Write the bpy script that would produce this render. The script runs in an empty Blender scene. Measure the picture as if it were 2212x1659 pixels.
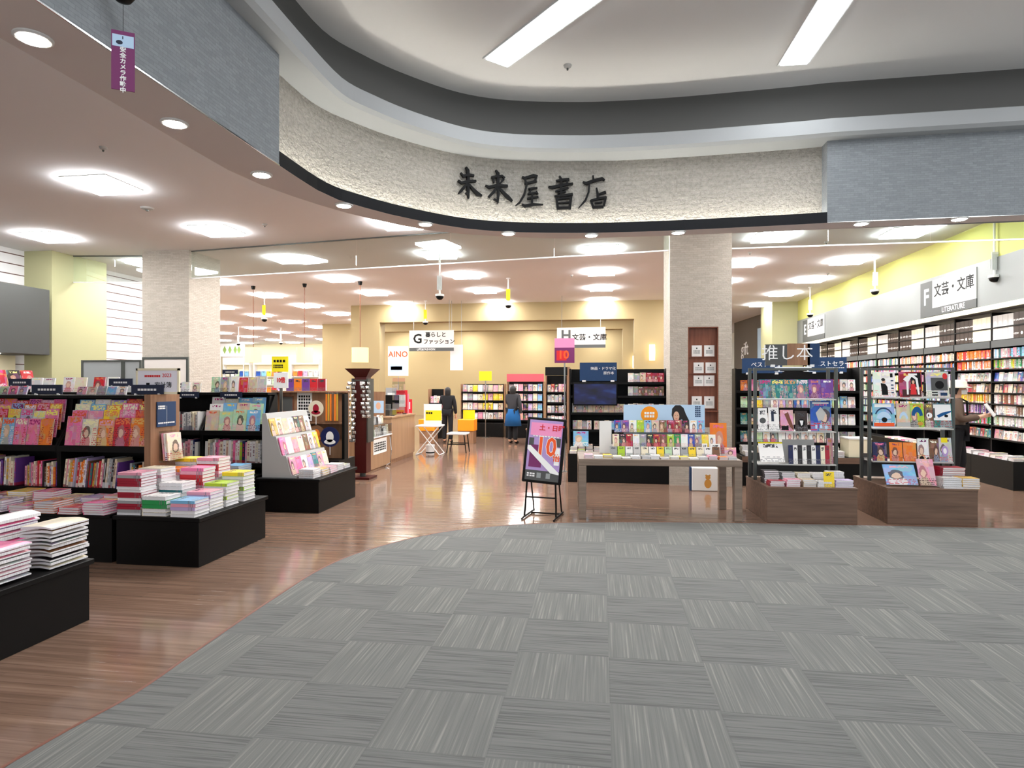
import bpy, bmesh, math, random
from math import sin, cos, pi, radians, floor
from mathutils import Vector, Matrix, Euler
rnd = random.Random(7)
S = bpy.context.scene
COL = S.collection
# ---------------------------------------------------------------- camera
FPX, EYE, YAW = 1340.0, 1.55, radians(8.2)
cd = bpy.data.cameras.new('camera'); cam = bpy.data.objects.new('camera', cd); COL.objects.link(cam)
cam.location = (0, 0, EYE); cam.rotation_euler = (pi/2, 0, YAW)
cd.sensor_width = 36; cd.lens = FPX/2212*36; cd.clip_end = 200
S.camera = cam
# ---------------------------------------------------------------- world, exposure
w = bpy.data.worlds.new('world'); S.world = w; w.use_nodes = True
w.node_tree.nodes['Background'].inputs[0].default_value = (.95, .97, 1, 1)
w.node_tree.nodes['Background'].inputs[1].default_value = 1.2
S.view_settings.view_transform = 'Standard'; S.view_settings.look = 'None'
S.view_settings.gamma = 1; S.view_settings.exposure = 0.12; S.view_settings.use_curve_mapping = False
S.cycles.max_bounces = 8; S.cycles.diffuse_bounces = 5; S.cycles.glossy_bounces = 3
S.cycles.transparent_max_bounces = 12; S.cycles.sample_clamp_indirect = 4; S.cycles.caustics_reflective = False
S.cycles.caustics_refractive = False
PANEL = 56.0                      # brightness of the shop's square ceiling panels
# ---------------------------------------------------------------- pixel -> place helpers (2212x1659 frame)
def ray(px, py):
    a, b = (px-1106)/FPX, (829.5-py)/FPX
    return Vector((a*cos(YAW)-sin(YAW), a*sin(YAW)+cos(YAW), b))
def onz(px, py, z):
    r = ray(px, py); t = (z-EYE)/r.z; return Vector((r.x*t, r.y*t, z))
def ony(px, py, y):
    r = ray(px, py); t = y/r.y; return Vector((r.x*t, y, EYE+r.z*t))
def onx(px, py, x):
    r = ray(px, py); t = x/r.x; return Vector((x, r.y*t, EYE+r.z*t))
# ---------------------------------------------------------------- materials
def lin(c):
    return tuple((v/12.92 if v <= .04045 else ((v+.055)/1.055)**2.4) for v in c)
def rgb(r, g, b): return lin((r/255, g/255, b/255))
MATS = {}
class NT:
    def __init__(s, name):
        s.m = bpy.data.materials.new(name); s.m.use_nodes = True; s.t = s.m.node_tree
        s.b = s.t.nodes['Principled BSDF']; MATS[name] = s.m
    def n(s, typ, **kw):
        nd = s.t.nodes.new(typ)
        for k, v in kw.items(): setattr(nd, k, v)
        return nd
    def l(s, a, b): s.t.links.new(a, b)
    def math(s, op, a, b=None, c=None):
        nd = s.n('ShaderNodeMath', operation=op)
        for i, v in enumerate((a, b, c)):
            if v is None: continue
            if isinstance(v, (int, float)): nd.inputs[i].default_value = v
            else: s.l(v, nd.inputs[i])
        return nd.outputs[0]
    def mix(s, f, a, b, mode='MIX'):
        nd = s.n('ShaderNodeMix', data_type='RGBA', blend_type=mode)
        for i, v in ((0, f), (6, a), (7, b)):
            if isinstance(v, (int, float)): nd.inputs[i].default_value = v
            elif isinstance(v, tuple): nd.inputs[i].default_value = (*v[:3], 1)
            else: s.l(v, nd.inputs[i])
        return nd.outputs[2]
    def comb(s, x, y, z=0.0):
        nd = s.n('ShaderNodeCombineXYZ')
        for i, v in enumerate((x, y, z)):
            if isinstance(v, (int, float)): nd.inputs[i].default_value = v
            else: s.l(v, nd.inputs[i])
        return nd.outputs[0]
    def xyz(s, kind='Object'):
        tc = s.n('ShaderNodeTexCoord'); sp = s.n('ShaderNodeSeparateXYZ'); s.l(tc.outputs[kind], sp.inputs[0]); return sp.outputs
    def noise(s, vec, scale=5, detail=2, w=None, rough=.5):
        nd = s.n('ShaderNodeTexNoise'); nd.inputs['Scale'].default_value = scale; nd.inputs['Detail'].default_value = detail
        nd.inputs['Roughness'].default_value = rough
        if w is not None: nd.noise_dimensions = '4D'; s.l(w, nd.inputs['W'])
        if vec is not None: s.l(vec, nd.inputs['Vector'])
        return nd
    def white(s, vec):
        nd = s.n('ShaderNodeTexWhiteNoise'); s.l(vec, nd.inputs['Vector']); return nd
    def ramp(s, f, stops):
        nd = s.n('ShaderNodeValToRGB'); s.l(f, nd.inputs[0]); e = nd.color_ramp.elements
        while len(e) < len(stops): e.new(.5)
        for i, (p, c) in enumerate(stops): e[i].position = p; e[i].color = (*c[:3], 1)
        return nd.outputs[0]
    def bump(s, h, strength=.3, dist=.02):
        nd = s.n('ShaderNodeBump'); nd.inputs['Strength'].default_value = strength; nd.inputs['Distance'].default_value = dist
        s.l(h, nd.inputs['Height']); s.l(nd.outputs[0], s.b.inputs['Normal'])
    def base(s, c):
        if isinstance(c, tuple): s.b.inputs['Base Color'].default_value = (*c, 1)
        else: s.l(c, s.b.inputs['Base Color'])
    def rough(s, v, spec=None):
        s.b.inputs['Roughness'].default_value = v
        if spec is not None: s.b.inputs['Specular IOR Level'].default_value = spec
def plain(name, c, rough=.6, metal=0, spec=.4, emit=None, bump=0):
    t = NT(name); t.base(c); t.rough(rough, spec); t.b.inputs['Metallic'].default_value = metal
    if emit: t.b.inputs['Emission Color'].default_value = (*emit[0], 1); t.b.inputs['Emission Strength'].default_value = emit[1]
    if bump:
        tc = t.n('ShaderNodeTexCoord'); t.bump(t.noise(tc.outputs['Object'], 60, 3).outputs[0], bump, .01)
    return t.m
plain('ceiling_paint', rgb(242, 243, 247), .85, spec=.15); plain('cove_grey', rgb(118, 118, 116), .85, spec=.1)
plain('mall_ceiling', rgb(244, 243, 242), .85, spec=.15)
plain('white_paint', rgb(228, 230, 228), .6)
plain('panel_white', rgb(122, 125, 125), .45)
plain('yellow_paint', rgb(190, 190, 108), .7)
plain('column_yellow', rgb(170, 168, 130), .7)
plain('beige_paint', rgb(164, 146, 108), .75)
plain('soffit_paint', rgb(226, 216, 212), .8, spec=.2); plain('lip_paint', rgb(178, 181, 183), .8, spec=.15)
plain('black', rgb(9, 8, 8), .5, spec=.18)
plain('dark_tray', rgb(13, 15, 21), .5, spec=.25)
plain('navy', rgb(26, 36, 62), .5)
plain('blue_navy', rgb(16, 52, 92), .5)
plain('charcoal', rgb(78, 80, 80), .6)
plain('grey_panel', rgb(186, 186, 184), .6)
plain('partition_grey', rgb(150, 155, 156), .6)
plain('steel', rgb(150, 152, 150), .3, metal=.9)
plain('chrome', rgb(225, 228, 230), .12, metal=1)
plain('dull_metal', rgb(88, 92, 90), .4, metal=.6)
plain('white_plastic', rgb(236, 236, 236), .4)
plain('ink', rgb(15, 15, 17), .6, spec=.2)
plain('white_ink', rgb(245, 245, 245), .6)
plain('red_ink', rgb(214, 40, 44), .6)
plain('orange_ink', rgb(240, 92, 40), .6)
plain('paper', rgb(240, 240, 238), .8, spec=.1)
plain('sale_yellow', rgb(244, 226, 20), .6)
plain('purple', rgb(120, 42, 100), .5)
plain('lilac', rgb(178, 150, 206), .5)
plain('pink', rgb(240, 150, 196), .5)
plain('pale_blue', rgb(186, 214, 240), .5)
plain('maroon', rgb(66, 14, 14), .4)
plain('red_brown', rgb(118, 70, 52), .6)
plain('orange', rgb(244, 150, 20), .55)
plain('skin', rgb(224, 178, 150), .6)
plain('hair', rgb(26, 22, 22), .5)
plain('brown_jacket', rgb(96, 78, 66), .85, bump=.2)
plain('black_cloth', rgb(24, 24, 28), .9)
plain('blue_cloth', rgb(18, 84, 140), .85)
plain('hat_cloth', rgb(224, 220, 206), .9)
plain('dark_screen', rgb(10, 14, 40), .15)
plain('cream', rgb(238, 230, 200), .6)
plain('plush', rgb(208, 150, 72), .9)
plain('foil', rgb(190, 192, 190), .22, metal=.85)
plain('panel_light', (1, 1, 1), .5, emit=((1, 1, .99), PANEL))
plain('downlight_lamp', (1, 1, 1), .5, emit=((1, .96, .88), 110))
plain('linear_lamp', (1, 1, 1), .5, emit=((.95, .98, 1), 19))
plain('cove_lamp', (1, 1, 1), .5, emit=((1, .95, .84), 34))
plain('shelf_lamp', rgb(250, 244, 210), .5, emit=((1, .93, .66), .55))
plain('lamp_shade', rgb(244, 222, 150), .6, emit=((1, .84, .45), .55))
plain('sconce_glow', (1, 1, 1), .5, emit=((1, .85, .5), 5))
plain('spot_lamp', (1, 1, 1), .5, emit=((.95, 1, .75), 12))
def glassmat(name, tint, opac, rough=.02):
    t = NT(name); tr = t.n('ShaderNodeBsdfTransparent'); tr.inputs[0].default_value = (*tint, 1)
    gl = t.n('ShaderNodeBsdfGlossy'); gl.inputs['Roughness'].default_value = rough
    fr = t.n('ShaderNodeFresnel'); fr.inputs[0].default_value = 1.5
    mx = t.n('ShaderNodeMixShader'); ge = t.n('ShaderNodeNewGeometry'); t.l(t.math('MULTIPLY_ADD', fr.outputs[0], t.math('SUBTRACT', 1.0, ge.outputs['Backfacing']), opac), mx.inputs[0])
    t.l(tr.outputs[0], mx.inputs[1]); t.l(gl.outputs[0], mx.inputs[2])
    t.l(mx.outputs[0], t.t.nodes['Material Output'].inputs[0]); return t.m
glassmat('glass', (.88, .93, .91), .09)
glassmat('acrylic', (.93, .95, .95), .06)
def wood(name, c1, c2, axis=0, scale=1.0, rough=.45):
    t = NT(name); o = t.xyz('Object')
    v = t.comb(*(t.math('MULTIPLY', o[i], (1.2 if i == axis else 22)*scale) for i in range(3)))
    n = t.noise(v, 1.0, 4, rough=.6)
    t.base(t.ramp(n.outputs[0], [(.3, c1), (.7, c2)])); t.rough(rough, .35); return t.m
wood('walnut', rgb(92, 72, 60), rgb(124, 98, 82), 0)
wood('brown_board', rgb(128, 92, 68), rgb(158, 120, 92), 2)
wood('niche_wood', rgb(106, 60, 44), rgb(134, 82, 60), 2)
wood('table_wood', rgb(118, 102, 90), rgb(146, 129, 115), 0)
wood('counter_wood', rgb(150, 116, 86), rgb(172, 136, 104), 2)
# brown shop floor
t = NT('brown_floor'); o = t.xyz('Object')
v = t.comb(t.math('MULTIPLY', o[0], .9), t.math('MULTIPLY', o[1], 26)); n = t.noise(v, 1, 4, rough=.65)
row = t.math('FLOOR', t.math('MULTIPLY', o[1], 11)); cell = t.comb(t.math('FLOOR', t.math('MULTIPLY_ADD', o[0], 1.1, t.math('MULTIPLY', row, .37))), row)
wn = t.white(cell)
c = t.ramp(n.outputs[0], [(.22, rgb(98, 77, 64)), (.5, rgb(130, 104, 88)), (.68, rgb(150, 123, 106)), (.78, rgb(188, 162, 144))])
c = t.mix(t.math('MULTIPLY', wn.outputs[0], .35), c, rgb(100, 78, 66))
seam = t.math('LESS_THAN', t.math('FRACT', t.math('MULTIPLY', o[1], 11)), .05)
c = t.mix(t.math('MULTIPLY', seam, .35), c, rgb(70, 46, 36))
t.base(c); t.rough(.11, .5)
wv = t.noise(t.comb(t.math('MULTIPLY', o[0], .5), t.math('MULTIPLY', o[1], 5)), 1, 2)
t.bump(t.math('MULTIPLY_ADD', seam, -.25, wv.outputs[0]), .12, .02)
# carpet tiles
t = NT('carpet_tiles'); o = t.xyz('Object'); TS = .515
u = t.math('DIVIDE', t.math('SUBTRACT', o[0], .04), TS); v = t.math('DIVIDE', t.math('SUBTRACT', o[1], 3.55), TS)
fu, fv = t.math('FLOOR', u), t.math('FLOOR', v)
par = t.math('MODULO', t.math('ABSOLUTE', t.math('ADD', fu, fv)), 2)
wn = t.white(t.comb(fu, fv))
n1 = t.noise(t.comb(t.math('MULTIPLY', o[0], 95), t.math('MULTIPLY', o[1], 1.6), wn.outputs[0]), 1, 2)
n2 = t.noise(t.comb(t.math('MULTIPLY', o[0], 2.2), t.math('MULTIPLY', o[1], 90), wn.outputs[0]), 1, 2)
ca = t.ramp(n1.outputs[0], [(.3, rgb(110, 111, 109)), (.56, rgb(121, 122, 119)), (.70, rgb(140, 140, 135))])
cb = t.ramp(n2.outputs[0], [(.34, rgb(98, 99, 98)), (.5, rgb(115, 116, 114)), (.7, rgb(123, 123, 121))])
c = t.mix(par, ca, cb)
ed = t.math('LESS_THAN', t.math('MINIMUM', t.math('FRACT', u), t.math('FRACT', v)), .012)
c = t.mix(t.math('MULTIPLY', ed, .3), c, rgb(100, 100, 100))
t.base(c); t.rough(.95, .1)
tc = t.n('ShaderNodeTexCoord'); t.bump(t.noise(tc.outputs['Object'], 400, 2).outputs[0], .25, .004)
# stone cladding for fascia and pillars: UV in metres
def stone(name, c1, c2, bw, bh, bstr, nsc=40, ndist=.012, coord='UV'):
    t = NT(name); tc = t.n('ShaderNodeTexCoord')
    br = t.n('ShaderNodeTexBrick'); t.l(tc.outputs[coord], br.inputs['Vector']); br.inputs['Scale'].default_value = 1
    br.inputs['Brick Width'].default_value = bw; br.inputs['Row Height'].default_value = bh; br.inputs['Mortar Size'].default_value = bh*.07
    br.inputs['Color1'].default_value = (.35, .35, .35, 1); br.inputs['Color2'].default_value = (1, 1, 1, 1); br.inputs['Mortar'].default_value = (0, 0, 0, 1)
    n = t.noise(tc.outputs[coord], nsc, 3, rough=.6)
    h = t.math('MULTIPLY_ADD', n.outputs[0], .9 if nsc > 30 else 2.2, t.math('MULTIPLY', br.outputs['Color'], 1.0 if nsc > 30 else .35))
    t.base(t.mix(t.math('MULTIPLY', h, .55), c1, c2)); t.rough(.9, .15); t.bump(h, bstr, ndist); return t.m
stone('stone_cool', rgb(122, 127, 132), rgb(158, 163, 167), .075, .022, .5)
stone('stone_sign', rgb(134, 129, 120), rgb(192, 188, 180), .17, .05, 1.0, nsc=26, ndist=.02)
# stone for square pillars (object space)
t = NT('stone_pillar'); o = t.xyz('Object'); pv = t.comb(t.math('ADD', o[0], o[1]), o[2])
br = t.n('ShaderNodeTexBrick'); t.l(pv, br.inputs['Vector']); br.inputs['Scale'].default_value = 1
br.inputs['Brick Width'].default_value = .12; br.inputs['Row Height'].default_value = .032; br.inputs['Mortar Size'].default_value = .002
br.inputs['Color1'].default_value = (.4, .4, .4, 1); br.inputs['Color2'].default_value = (1, 1, 1, 1); br.inputs['Mortar'].default_value = (0, 0, 0, 1)
n = t.noise(pv, 34, 3); h = t.math('MULTIPLY_ADD', n.outputs[0], .9, br.outputs['Color'])
t.base(t.mix(t.math('MULTIPLY', h, .55), rgb(156, 147, 136), rgb(196, 189, 178))); t.rough(.9, .15); t.bump(h, .7, .012)
# slatted white wall
t = NT('slat_white'); o = t.xyz('Object')
g = t.math('LESS_THAN', t.math('FRACT', t.math('MULTIPLY', o[2], 5.2)), .1)
t.base(t.mix(g, rgb(238, 238, 242), rgb(96, 70, 66))); t.rough(.6)
# covers: object colour is the cover's own colour, object random picks its layout
def cover(name, style):
    t = NT(name); oi = t.n('ShaderNodeObjectInfo'); r = oi.outputs['Random']; base = oi.outputs['Color']; o = t.xyz('Object'); x, z = o[0], o[2]
    nz = t.noise(t.comb(x, t.math('MULTIPLY', z, 1.2), o[1]), 3.2 if style != 'plain' else 1.5, 2, w=t.math('MULTIPLY', r, 60))
    col = base
    if style in ('mag', 'photo'):
        col = t.mix(.42 if style == 'mag' else .6, col, nz.outputs['Color'], 'OVERLAY')
        # busy patchwork of pictures and copy
        vo = t.n('ShaderNodeTexVoronoi', voronoi_dimensions='4D', distance='CHEBYCHEV'); vo.inputs['Scale'].default_value = 4.2 if style == 'mag' else 2.6
        t.l(t.comb(x, z), vo.inputs['Vector']); t.l(t.math('MULTIPLY', r, 40), vo.inputs['W'])
        patch = t.mix(.55, vo.outputs['Color'], base)
        pm = t.math('GREATER_THAN', t.white(vo.outputs['Color']).outputs[0], .5)
        col = t.mix(t.math('MULTIPLY', pm, .62 if style == 'mag' else .4), col, patch)
        n3 = t.noise(t.comb(x, z), 5, 2, w=t.math('MULTIPLY', r, 90)); wob = t.math('MULTIPLY', t.math('SUBTRACT', n3.outputs[0], .5), 1.3)
        cx = t.math('MULTIPLY', t.math('SUBTRACT', t.math('FRACT', t.math('MULTIPLY', r, 7.3)), .5), .45)
        dx = t.math('ADD', t.math('DIVIDE', t.math('SUBTRACT', x, cx), .2), wob)
        def ell(cz, k, q):
            dz = t.math('DIVIDE', t.math('SUBTRACT', z, cz), k); d = t.math('ADD', t.math('POWER', t.math('DIVIDE', dx, q), 2), t.math('POWER', dz, 2)); return t.math('LESS_THAN', d, 1)
        pick = t.math('FRACT', t.math('MULTIPLY', r, 13.7))
        hair = t.ramp(pick, [(0, rgb(60, 44, 44)), (.4, rgb(104, 70, 58)), (.7, rgb(196, 120, 130)), (1, rgb(216, 190, 140))])
        body = t.ramp(t.math('FRACT', t.math('MULTIPLY', r, 23.1)), [(0, rgb(240, 236, 230)), (.3, rgb(206, 100, 112)), (.6, rgb(120, 150, 180)), (1, rgb(226, 200, 130))])
        has = t.math('GREATER_THAN', t.math('FRACT', t.math('MULTIPLY', r, 57.3)), .6 if style == 'mag' else .35)
        fade = lambda m, f: t.math('MULTIPLY', t.math('MULTIPLY', m, has), f)
        col = t.mix(fade(ell(-.42, .32, 1.5), .8), col, body); col = t.mix(fade(ell(.0, .24, 1.2), .85), col, hair)
        col = t.mix(fade(ell(-.05, .15, .7), .85), col, rgb(238, 204, 180))
    if style in ('mag', 'plain', 'photo'):
        # title letters
        k = t.math('MULTIPLY_ADD', t.math('FLOOR', t.math('MULTIPLY', r, 5)), 1, 5)
        cell = t.comb(t.math('FLOOR', t.math('MULTIPLY', x, t.math('MULTIPLY', k, 2))), t.math('FLOOR', t.math('MULTIPLY', z, 26)), r)
        on = t.math('GREATER_THAN', t.white(cell).outputs[0], .38)
        lo, hi = (.27, .46) if style == 'mag' else (.22, .40) if style == 'plain' else (.34, .44)
        band = t.math('MULTIPLY', t.math('GREATER_THAN', z, lo), t.math('LESS_THAN', z, hi))
        inx = t.math('LESS_THAN', t.math('ABSOLUTE', x), .44 if style == 'mag' else .3)
        tm = t.math('MULTIPLY', t.math('MULTIPLY', band, inx), on)
        tcol = t.ramp(t.math('FRACT', t.math('MULTIPLY', r, 31.7)), [(0, rgb(228, 30, 50)), (.3, rgb(250, 240, 120)), (.5, rgb(250, 250, 250)), (.75, rgb(226, 40, 130)), (1, rgb(30, 40, 90))]) if style != 'plain' else rgb(60, 60, 66)
        col = t.mix(tm, col, tcol)
        # small copy lines down the sides / at the foot
        ln = t.math('LESS_THAN', t.math('FRACT', t.math('MULTIPLY', z, 15)), .5)
        c2 = t.comb(t.math('FLOOR', t.math('MULTIPLY', x, 22)), t.math('FLOOR', t.math('MULTIPLY', z, 15)), r)
        side = t.math('MULTIPLY', t.math('GREATER_THAN', t.math('ABSOLUTE', x), .2 if style == 'mag' else -1), t.math('LESS_THAN', z, .2 if style == 'mag' else -.22))
        side = t.math('MULTIPLY', side, t.math('MULTIPLY', ln, t.math('GREATER_THAN', t.white(c2).outputs[0], .45)))
        lc = t.ramp(t.math('FRACT', t.math('MULTIPLY', r, 41.3)), [(0, rgb(250, 250, 240)), (.5, rgb(210, 30, 40)), (1, rgb(30, 30, 40))]) if style != 'plain' else rgb(120, 120, 126)
        col = t.mix(t.math('MULTIPLY', side, .85), col, lc)
    if style == 'spine':
        cell = t.comb(t.math('FLOOR', t.math('MULTIPLY', z, 17)), r)
        on = t.math('GREATER_THAN', t.white(cell).outputs[0], .4)
        m = t.math('MULTIPLY', t.math('MULTIPLY', on, t.math('LESS_THAN', t.math('ABSOLUTE', o[1]), .24)), t.math('LESS_THAN', t.math('ABSOLUTE', t.math('SUBTRACT', z, .08)), .3))
        tc_ = t.ramp(r, [(0, rgb(40, 40, 50)), (.45, rgb(200, 40, 50)), (.55, rgb(250, 250, 250)), (1, rgb(40, 50, 90))])
        col = t.mix(t.math('MULTIPLY', m, .75), col, tc_)
        foot = t.math('LESS_THAN', z, t.math('MULTIPLY_ADD', r, .22, -.46)); col = t.mix(t.math('MULTIPLY', foot, .8), col, tc_)
    if style == 'boxed':
        dz = t.math('SUBTRACT', z, -.12); d = t.math('ADD', t.math('POWER', t.math('DIVIDE', o[1], .2), 2), t.math('POWER', t.math('DIVIDE', dz, .13), 2))
        lt = t.math('MULTIPLY', t.math('GREATER_THAN', t.white(t.comb(t.math('FLOOR', t.math('MULTIPLY', o[1], 9)), t.math('FLOOR', t.math('MULTIPLY', z, 30)), r)).outputs[0], .5), t.math('LESS_THAN', t.math('ABSOLUTE', t.math('SUBTRACT', dz, .0)), .07))
        m = t.math('MAXIMUM', t.math('MULTIPLY', t.math('LESS_THAN', d, 1), t.math('GREATER_THAN', r, .6)), t.math('MULTIPLY', lt, t.math('LESS_THAN', r, .6)))
        col = t.mix(t.math('MULTIPLY', m, .9), col, rgb(244, 244, 240))
    t.base(col); t.rough(.35, .35); return t.m
for s_ in ('mag', 'photo', 'plain', 'spine', 'boxed'): cover('cover_'+s_, s_)
t = NT('page_edges'); o = t.xyz('Object')
n = t.noise(t.comb(o[0], t.math('MULTIPLY', o[1], 60), o[2]), 1.5, 2); t.base(t.ramp(n.outputs[0], [(.3, rgb(214, 212, 214)), (.7, rgb(244, 243, 246))])); t.rough(.85, .1)
t = NT('tinted'); oi = t.n('ShaderNodeObjectInfo'); t.base(oi.outputs['Color']); t.rough(.5, .35)
t = NT('mixed_covers'); at = t.n('ShaderNodeAttribute', attribute_name='Col'); o = t.xyz('Object')
wn = t.white(t.comb(t.math('FLOOR', t.math('MULTIPLY', o[1], 60)), t.math('FLOOR', t.math('MULTIPLY', o[2], 70))))
t.base(t.mix(t.math('MULTIPLY', t.math('GREATER_THAN', wn.outputs[0], .72), .5), at.outputs['Color'], rgb(60, 52, 60))); t.rough(.45)
# ---------------------------------------------------------------- mesh helpers
class MB:
    def __init__(s): s.v = []; s.f = []; s.mi = []; s.uv = {}; s.cols = []
    def face(s, idx, mi=0, uv=None):
        if uv: s.uv[len(s.f)] = uv
        s.f.append(tuple(idx)); s.mi.append(mi)
    def add(s, vs): k = len(s.v); s.v += [tuple(v) for v in vs]; return k
    def box(s, x0, x1, y0, y1, z0, z1, M=None, mi=0, b=0):
        if x0 > x1: x0, x1 = x1, x0
        if y0 > y1: y0, y1 = y1, y0
        b = min(b, (x1-x0)*.45, (y1-y0)*.45, (z1-z0)*.45)
        if b <= 0:
            p = [(x, y, z) for z in (z0, z1) for x, y in ((x0, y0), (x1, y0), (x1, y1), (x0, y1))]
            fs = [(3, 2, 1, 0), (4, 5, 6, 7), (0, 1, 5, 4), (1, 2, 6, 5), (2, 3, 7, 6), (3, 0, 4, 7)]
        else:
            p = []
            for z, i in ((z0, b), (z0+b, 0), (z1-b, 0), (z1, b)):
                p += [(x0+b, y0+i, z), (x1-b, y0+i, z), (x1-i, y0+b, z), (x1-i, y1-b, z), (x1-b, y1-i, z), (x0+b, y1-i, z), (x0+i, y1-b, z), (x0+i, y0+b, z)]
            fs = [(7, 6, 5, 4, 3, 2, 1, 0), tuple(range(24, 32))]
            fs += [(r*8+k, r*8+(k+1) % 8, r*8+8+(k+1) % 8, r*8+8+k) for r in range(3) for k in range(8)]
        if M: p = [M @ Vector(q) for q in p]
        k = s.add(p)
        for q in fs: s.face([k+i for i in q], mi)
        return s
    def prism(s, poly, axis, a0, a1, M=None, mi=0):
        # poly in the plane of the two other axes, extruded along axis
        def P(u, v, a): return {0: (a, u, v), 1: (u, a, v), 2: (u, v, a)}[axis]
        n = len(poly); p = [P(u, v, a0) for u, v in poly]+[P(u, v, a1) for u, v in poly]
        if M: p = [M @ Vector(q) for q in p]
        k = s.add(p)
        s.face([k+i for i in range(n)][::-1], mi); s.face([k+n+i for i in range(n)], mi)
        for i in range(n): j = (i+1) % n; s.face((k+i, k+j, k+n+j, k+n+i), mi)
        return s
    def tube(s, pts, r, seg=8, mi=0, cap=True):
        pts = [Vector(p) for p in pts]; rings = []; up = Vector((0, 0, 1))
        rr = r if isinstance(r, (list, tuple)) else [r]*len(pts)
        for i, p in enumerate(pts):
            d = ((pts[min(i+1, len(pts)-1)]-pts[max(i-1, 0)])).normalized()
            a = up if abs(d.z) < .95 else Vector((1, 0, 0))
            u = d.cross(a).normalized(); v = d.cross(u)
            rings.append(s.add([p+(u*cos(2*pi*k/seg)+v*sin(2*pi*k/seg))*rr[i] for k in range(seg)]))
        for a, b in zip(rings, rings[1:]):
            for k in range(seg): s.face((a+k, a+(k+1) % seg, b+(k+1) % seg, b+k), mi)
        if cap: s.face([rings[0]+k for k in range(seg)][::-1], mi); s.face([rings[-1]+k for k in range(seg)], mi)
        return s
    def lathe(s, prof, c=(0, 0, 0), seg=16, mi=0):
        rings = [s.add([(c[0]+r*cos(2*pi*k/seg), c[1]+r*sin(2*pi*k/seg), c[2]+z) for k in range(seg)]) for r, z in prof]
        for a, b in zip(rings, rings[1:]):
            for k in range(seg): s.face((a+k, a+(k+1) % seg, b+(k+1) % seg, b+k), mi)
        s.face([rings[0]+k for k in range(seg)][::-1], mi); s.face([rings[-1]+k for k in range(seg)], mi); return s
    def mesh(s, name, mats, smooth=False, fix=True):
        me = bpy.data.meshes.new(name); me.from_pydata(s.v, [], s.f)
        for m in (mats if isinstance(mats, (list, tuple)) else [mats]): me.materials.append(MATS[m])
        me.polygons.foreach_set('material_index', s.mi)
        if s.uv:
            ul = me.uv_layers.new(name='UVMap')
            for p in me.polygons:
                for j, li in enumerate(p.loop_indices):
                    if p.index in s.uv: ul.data[li].uv = s.uv[p.index][j]
        if fix:
            bm = bmesh.new(); bm.from_mesh(me); bmesh.ops.recalc_face_normals(bm, faces=bm.faces); bm.to_mesh(me); bm.free()
        if smooth: me.polygons.foreach_set('use_smooth', [True]*len(me.polygons))
        me.update(); return me
    def build(s, name, mats, parent=None, smooth=False, loc=None, rz=0):
        me = s.mesh(name, mats, smooth); o = bpy.data.objects.new(name, me); COL.objects.link(o)
        if parent: o.parent = parent
        if loc is not None: o.location = loc
        if rz: o.rotation_euler.z = rz
        return o
def tag(o, label, cat, group=None, kind=None):
    o['label'] = label; o['category'] = cat
    if group: o['group'] = group
    if kind: o['kind'] = kind
    return o
def thing(name, label, cat, loc=(0, 0, 0), rz=0, group=None):
    o = bpy.data.objects.new(name, None); COL.objects.link(o); o.empty_display_size = .05
    o.location = loc; o.rotation_euler.z = rz; return tag(o, label, cat, group)
def struct(o): o['kind'] = 'structure'; return o
TXT = {}
def text(body, size, mat, parent, loc, rot=(pi/2, 0, 0), ext=.001, align='CENTER', sx=1.0, bold=0.0, name='lettering'):
    key = (body, size, ext, align, bold)
    if key not in TXT:
        c = bpy.data.curves.new('t', 'FONT'); c.body = body; c.size = size; c.extrude = ext; c.align_x = align; c.align_y = 'CENTER'; c.offset = bold; c.resolution_u = 2
        o = bpy.data.objects.new('t', c); COL.objects.link(o)
        TXT[key] = bpy.data.meshes.new_from_object(o.evaluated_get(bpy.context.evaluated_depsgraph_get()))
        bpy.data.objects.remove(o); bpy.data.curves.remove(c)
    me = TXT[key].copy(); me.name = name; me.materials.clear(); me.materials.append(MATS[mat])
    o = bpy.data.objects.new(name, me); COL.objects.link(o); o.parent = parent; o.location = loc; o.rotation_euler = rot; o.scale = (sx, 1, 1); return o
ORD = 'first second third fourth fifth sixth seventh eighth ninth tenth eleventh twelfth thirteenth fourteenth fifteenth sixteenth seventeenth eighteenth nineteenth twentieth'.split()
TENS = {2: 'twenty', 3: 'thirty', 4: 'forty', 5: 'fifty', 6: 'sixty', 7: 'seventy', 8: 'eighty', 9: 'ninety'}
def nth(i):
    i += 1
    if i <= 20: return ORD[i-1]
    if i % 10 == 0: return TENS[i//10][:-1]+'ieth'
    return TENS[i//10]+'-'+ORD[i % 10-1]
# ================================================================ the shell
ZC = 4.15; ZS = 3.25
def smooth_path(pts, n=6):
    out = []
    for i in range(len(pts)-1):
        p0, p1, p2, p3 = pts[max(i-1, 0)], pts[i], pts[i+1], pts[min(i+2, len(pts)-1)]
        for k in range(n):
            u = k/n; out.append(.5*((2*p1)+(p2-p0)*u+(2*p0-5*p1+4*p2-p3)*u*u+(3*p1-p0-3*p2+p3)*u**3))
    return out+[pts[-1]]
V2 = lambda v: Vector((v[0], v[1]))
arc_px = [(603, 357), (705, 421), (790, 449), (878, 470.7), (994, 492), (1104, 501), (1250, 503), (1360, 501), (1473, 497), (1600, 491), (1720, 485), (1787, 481)]
ARC = [V2(onz(x, y, ZS)) for x, y in arc_px]
ARC = smooth_path(ARC, 5)
x_l, y_l = ARC[0]; x_r, y_r = ARC[-1]
def offs(path, d):
    out = []
    for i, p in enumerate(path):
        t_ = (path[min(i+1, len(path)-1)]-path[max(i-1, 0)]).normalized(); out.append(p+Vector((-t_.y, t_.x))*d)   # + = away from the mall, into the shop
    return out
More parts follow.
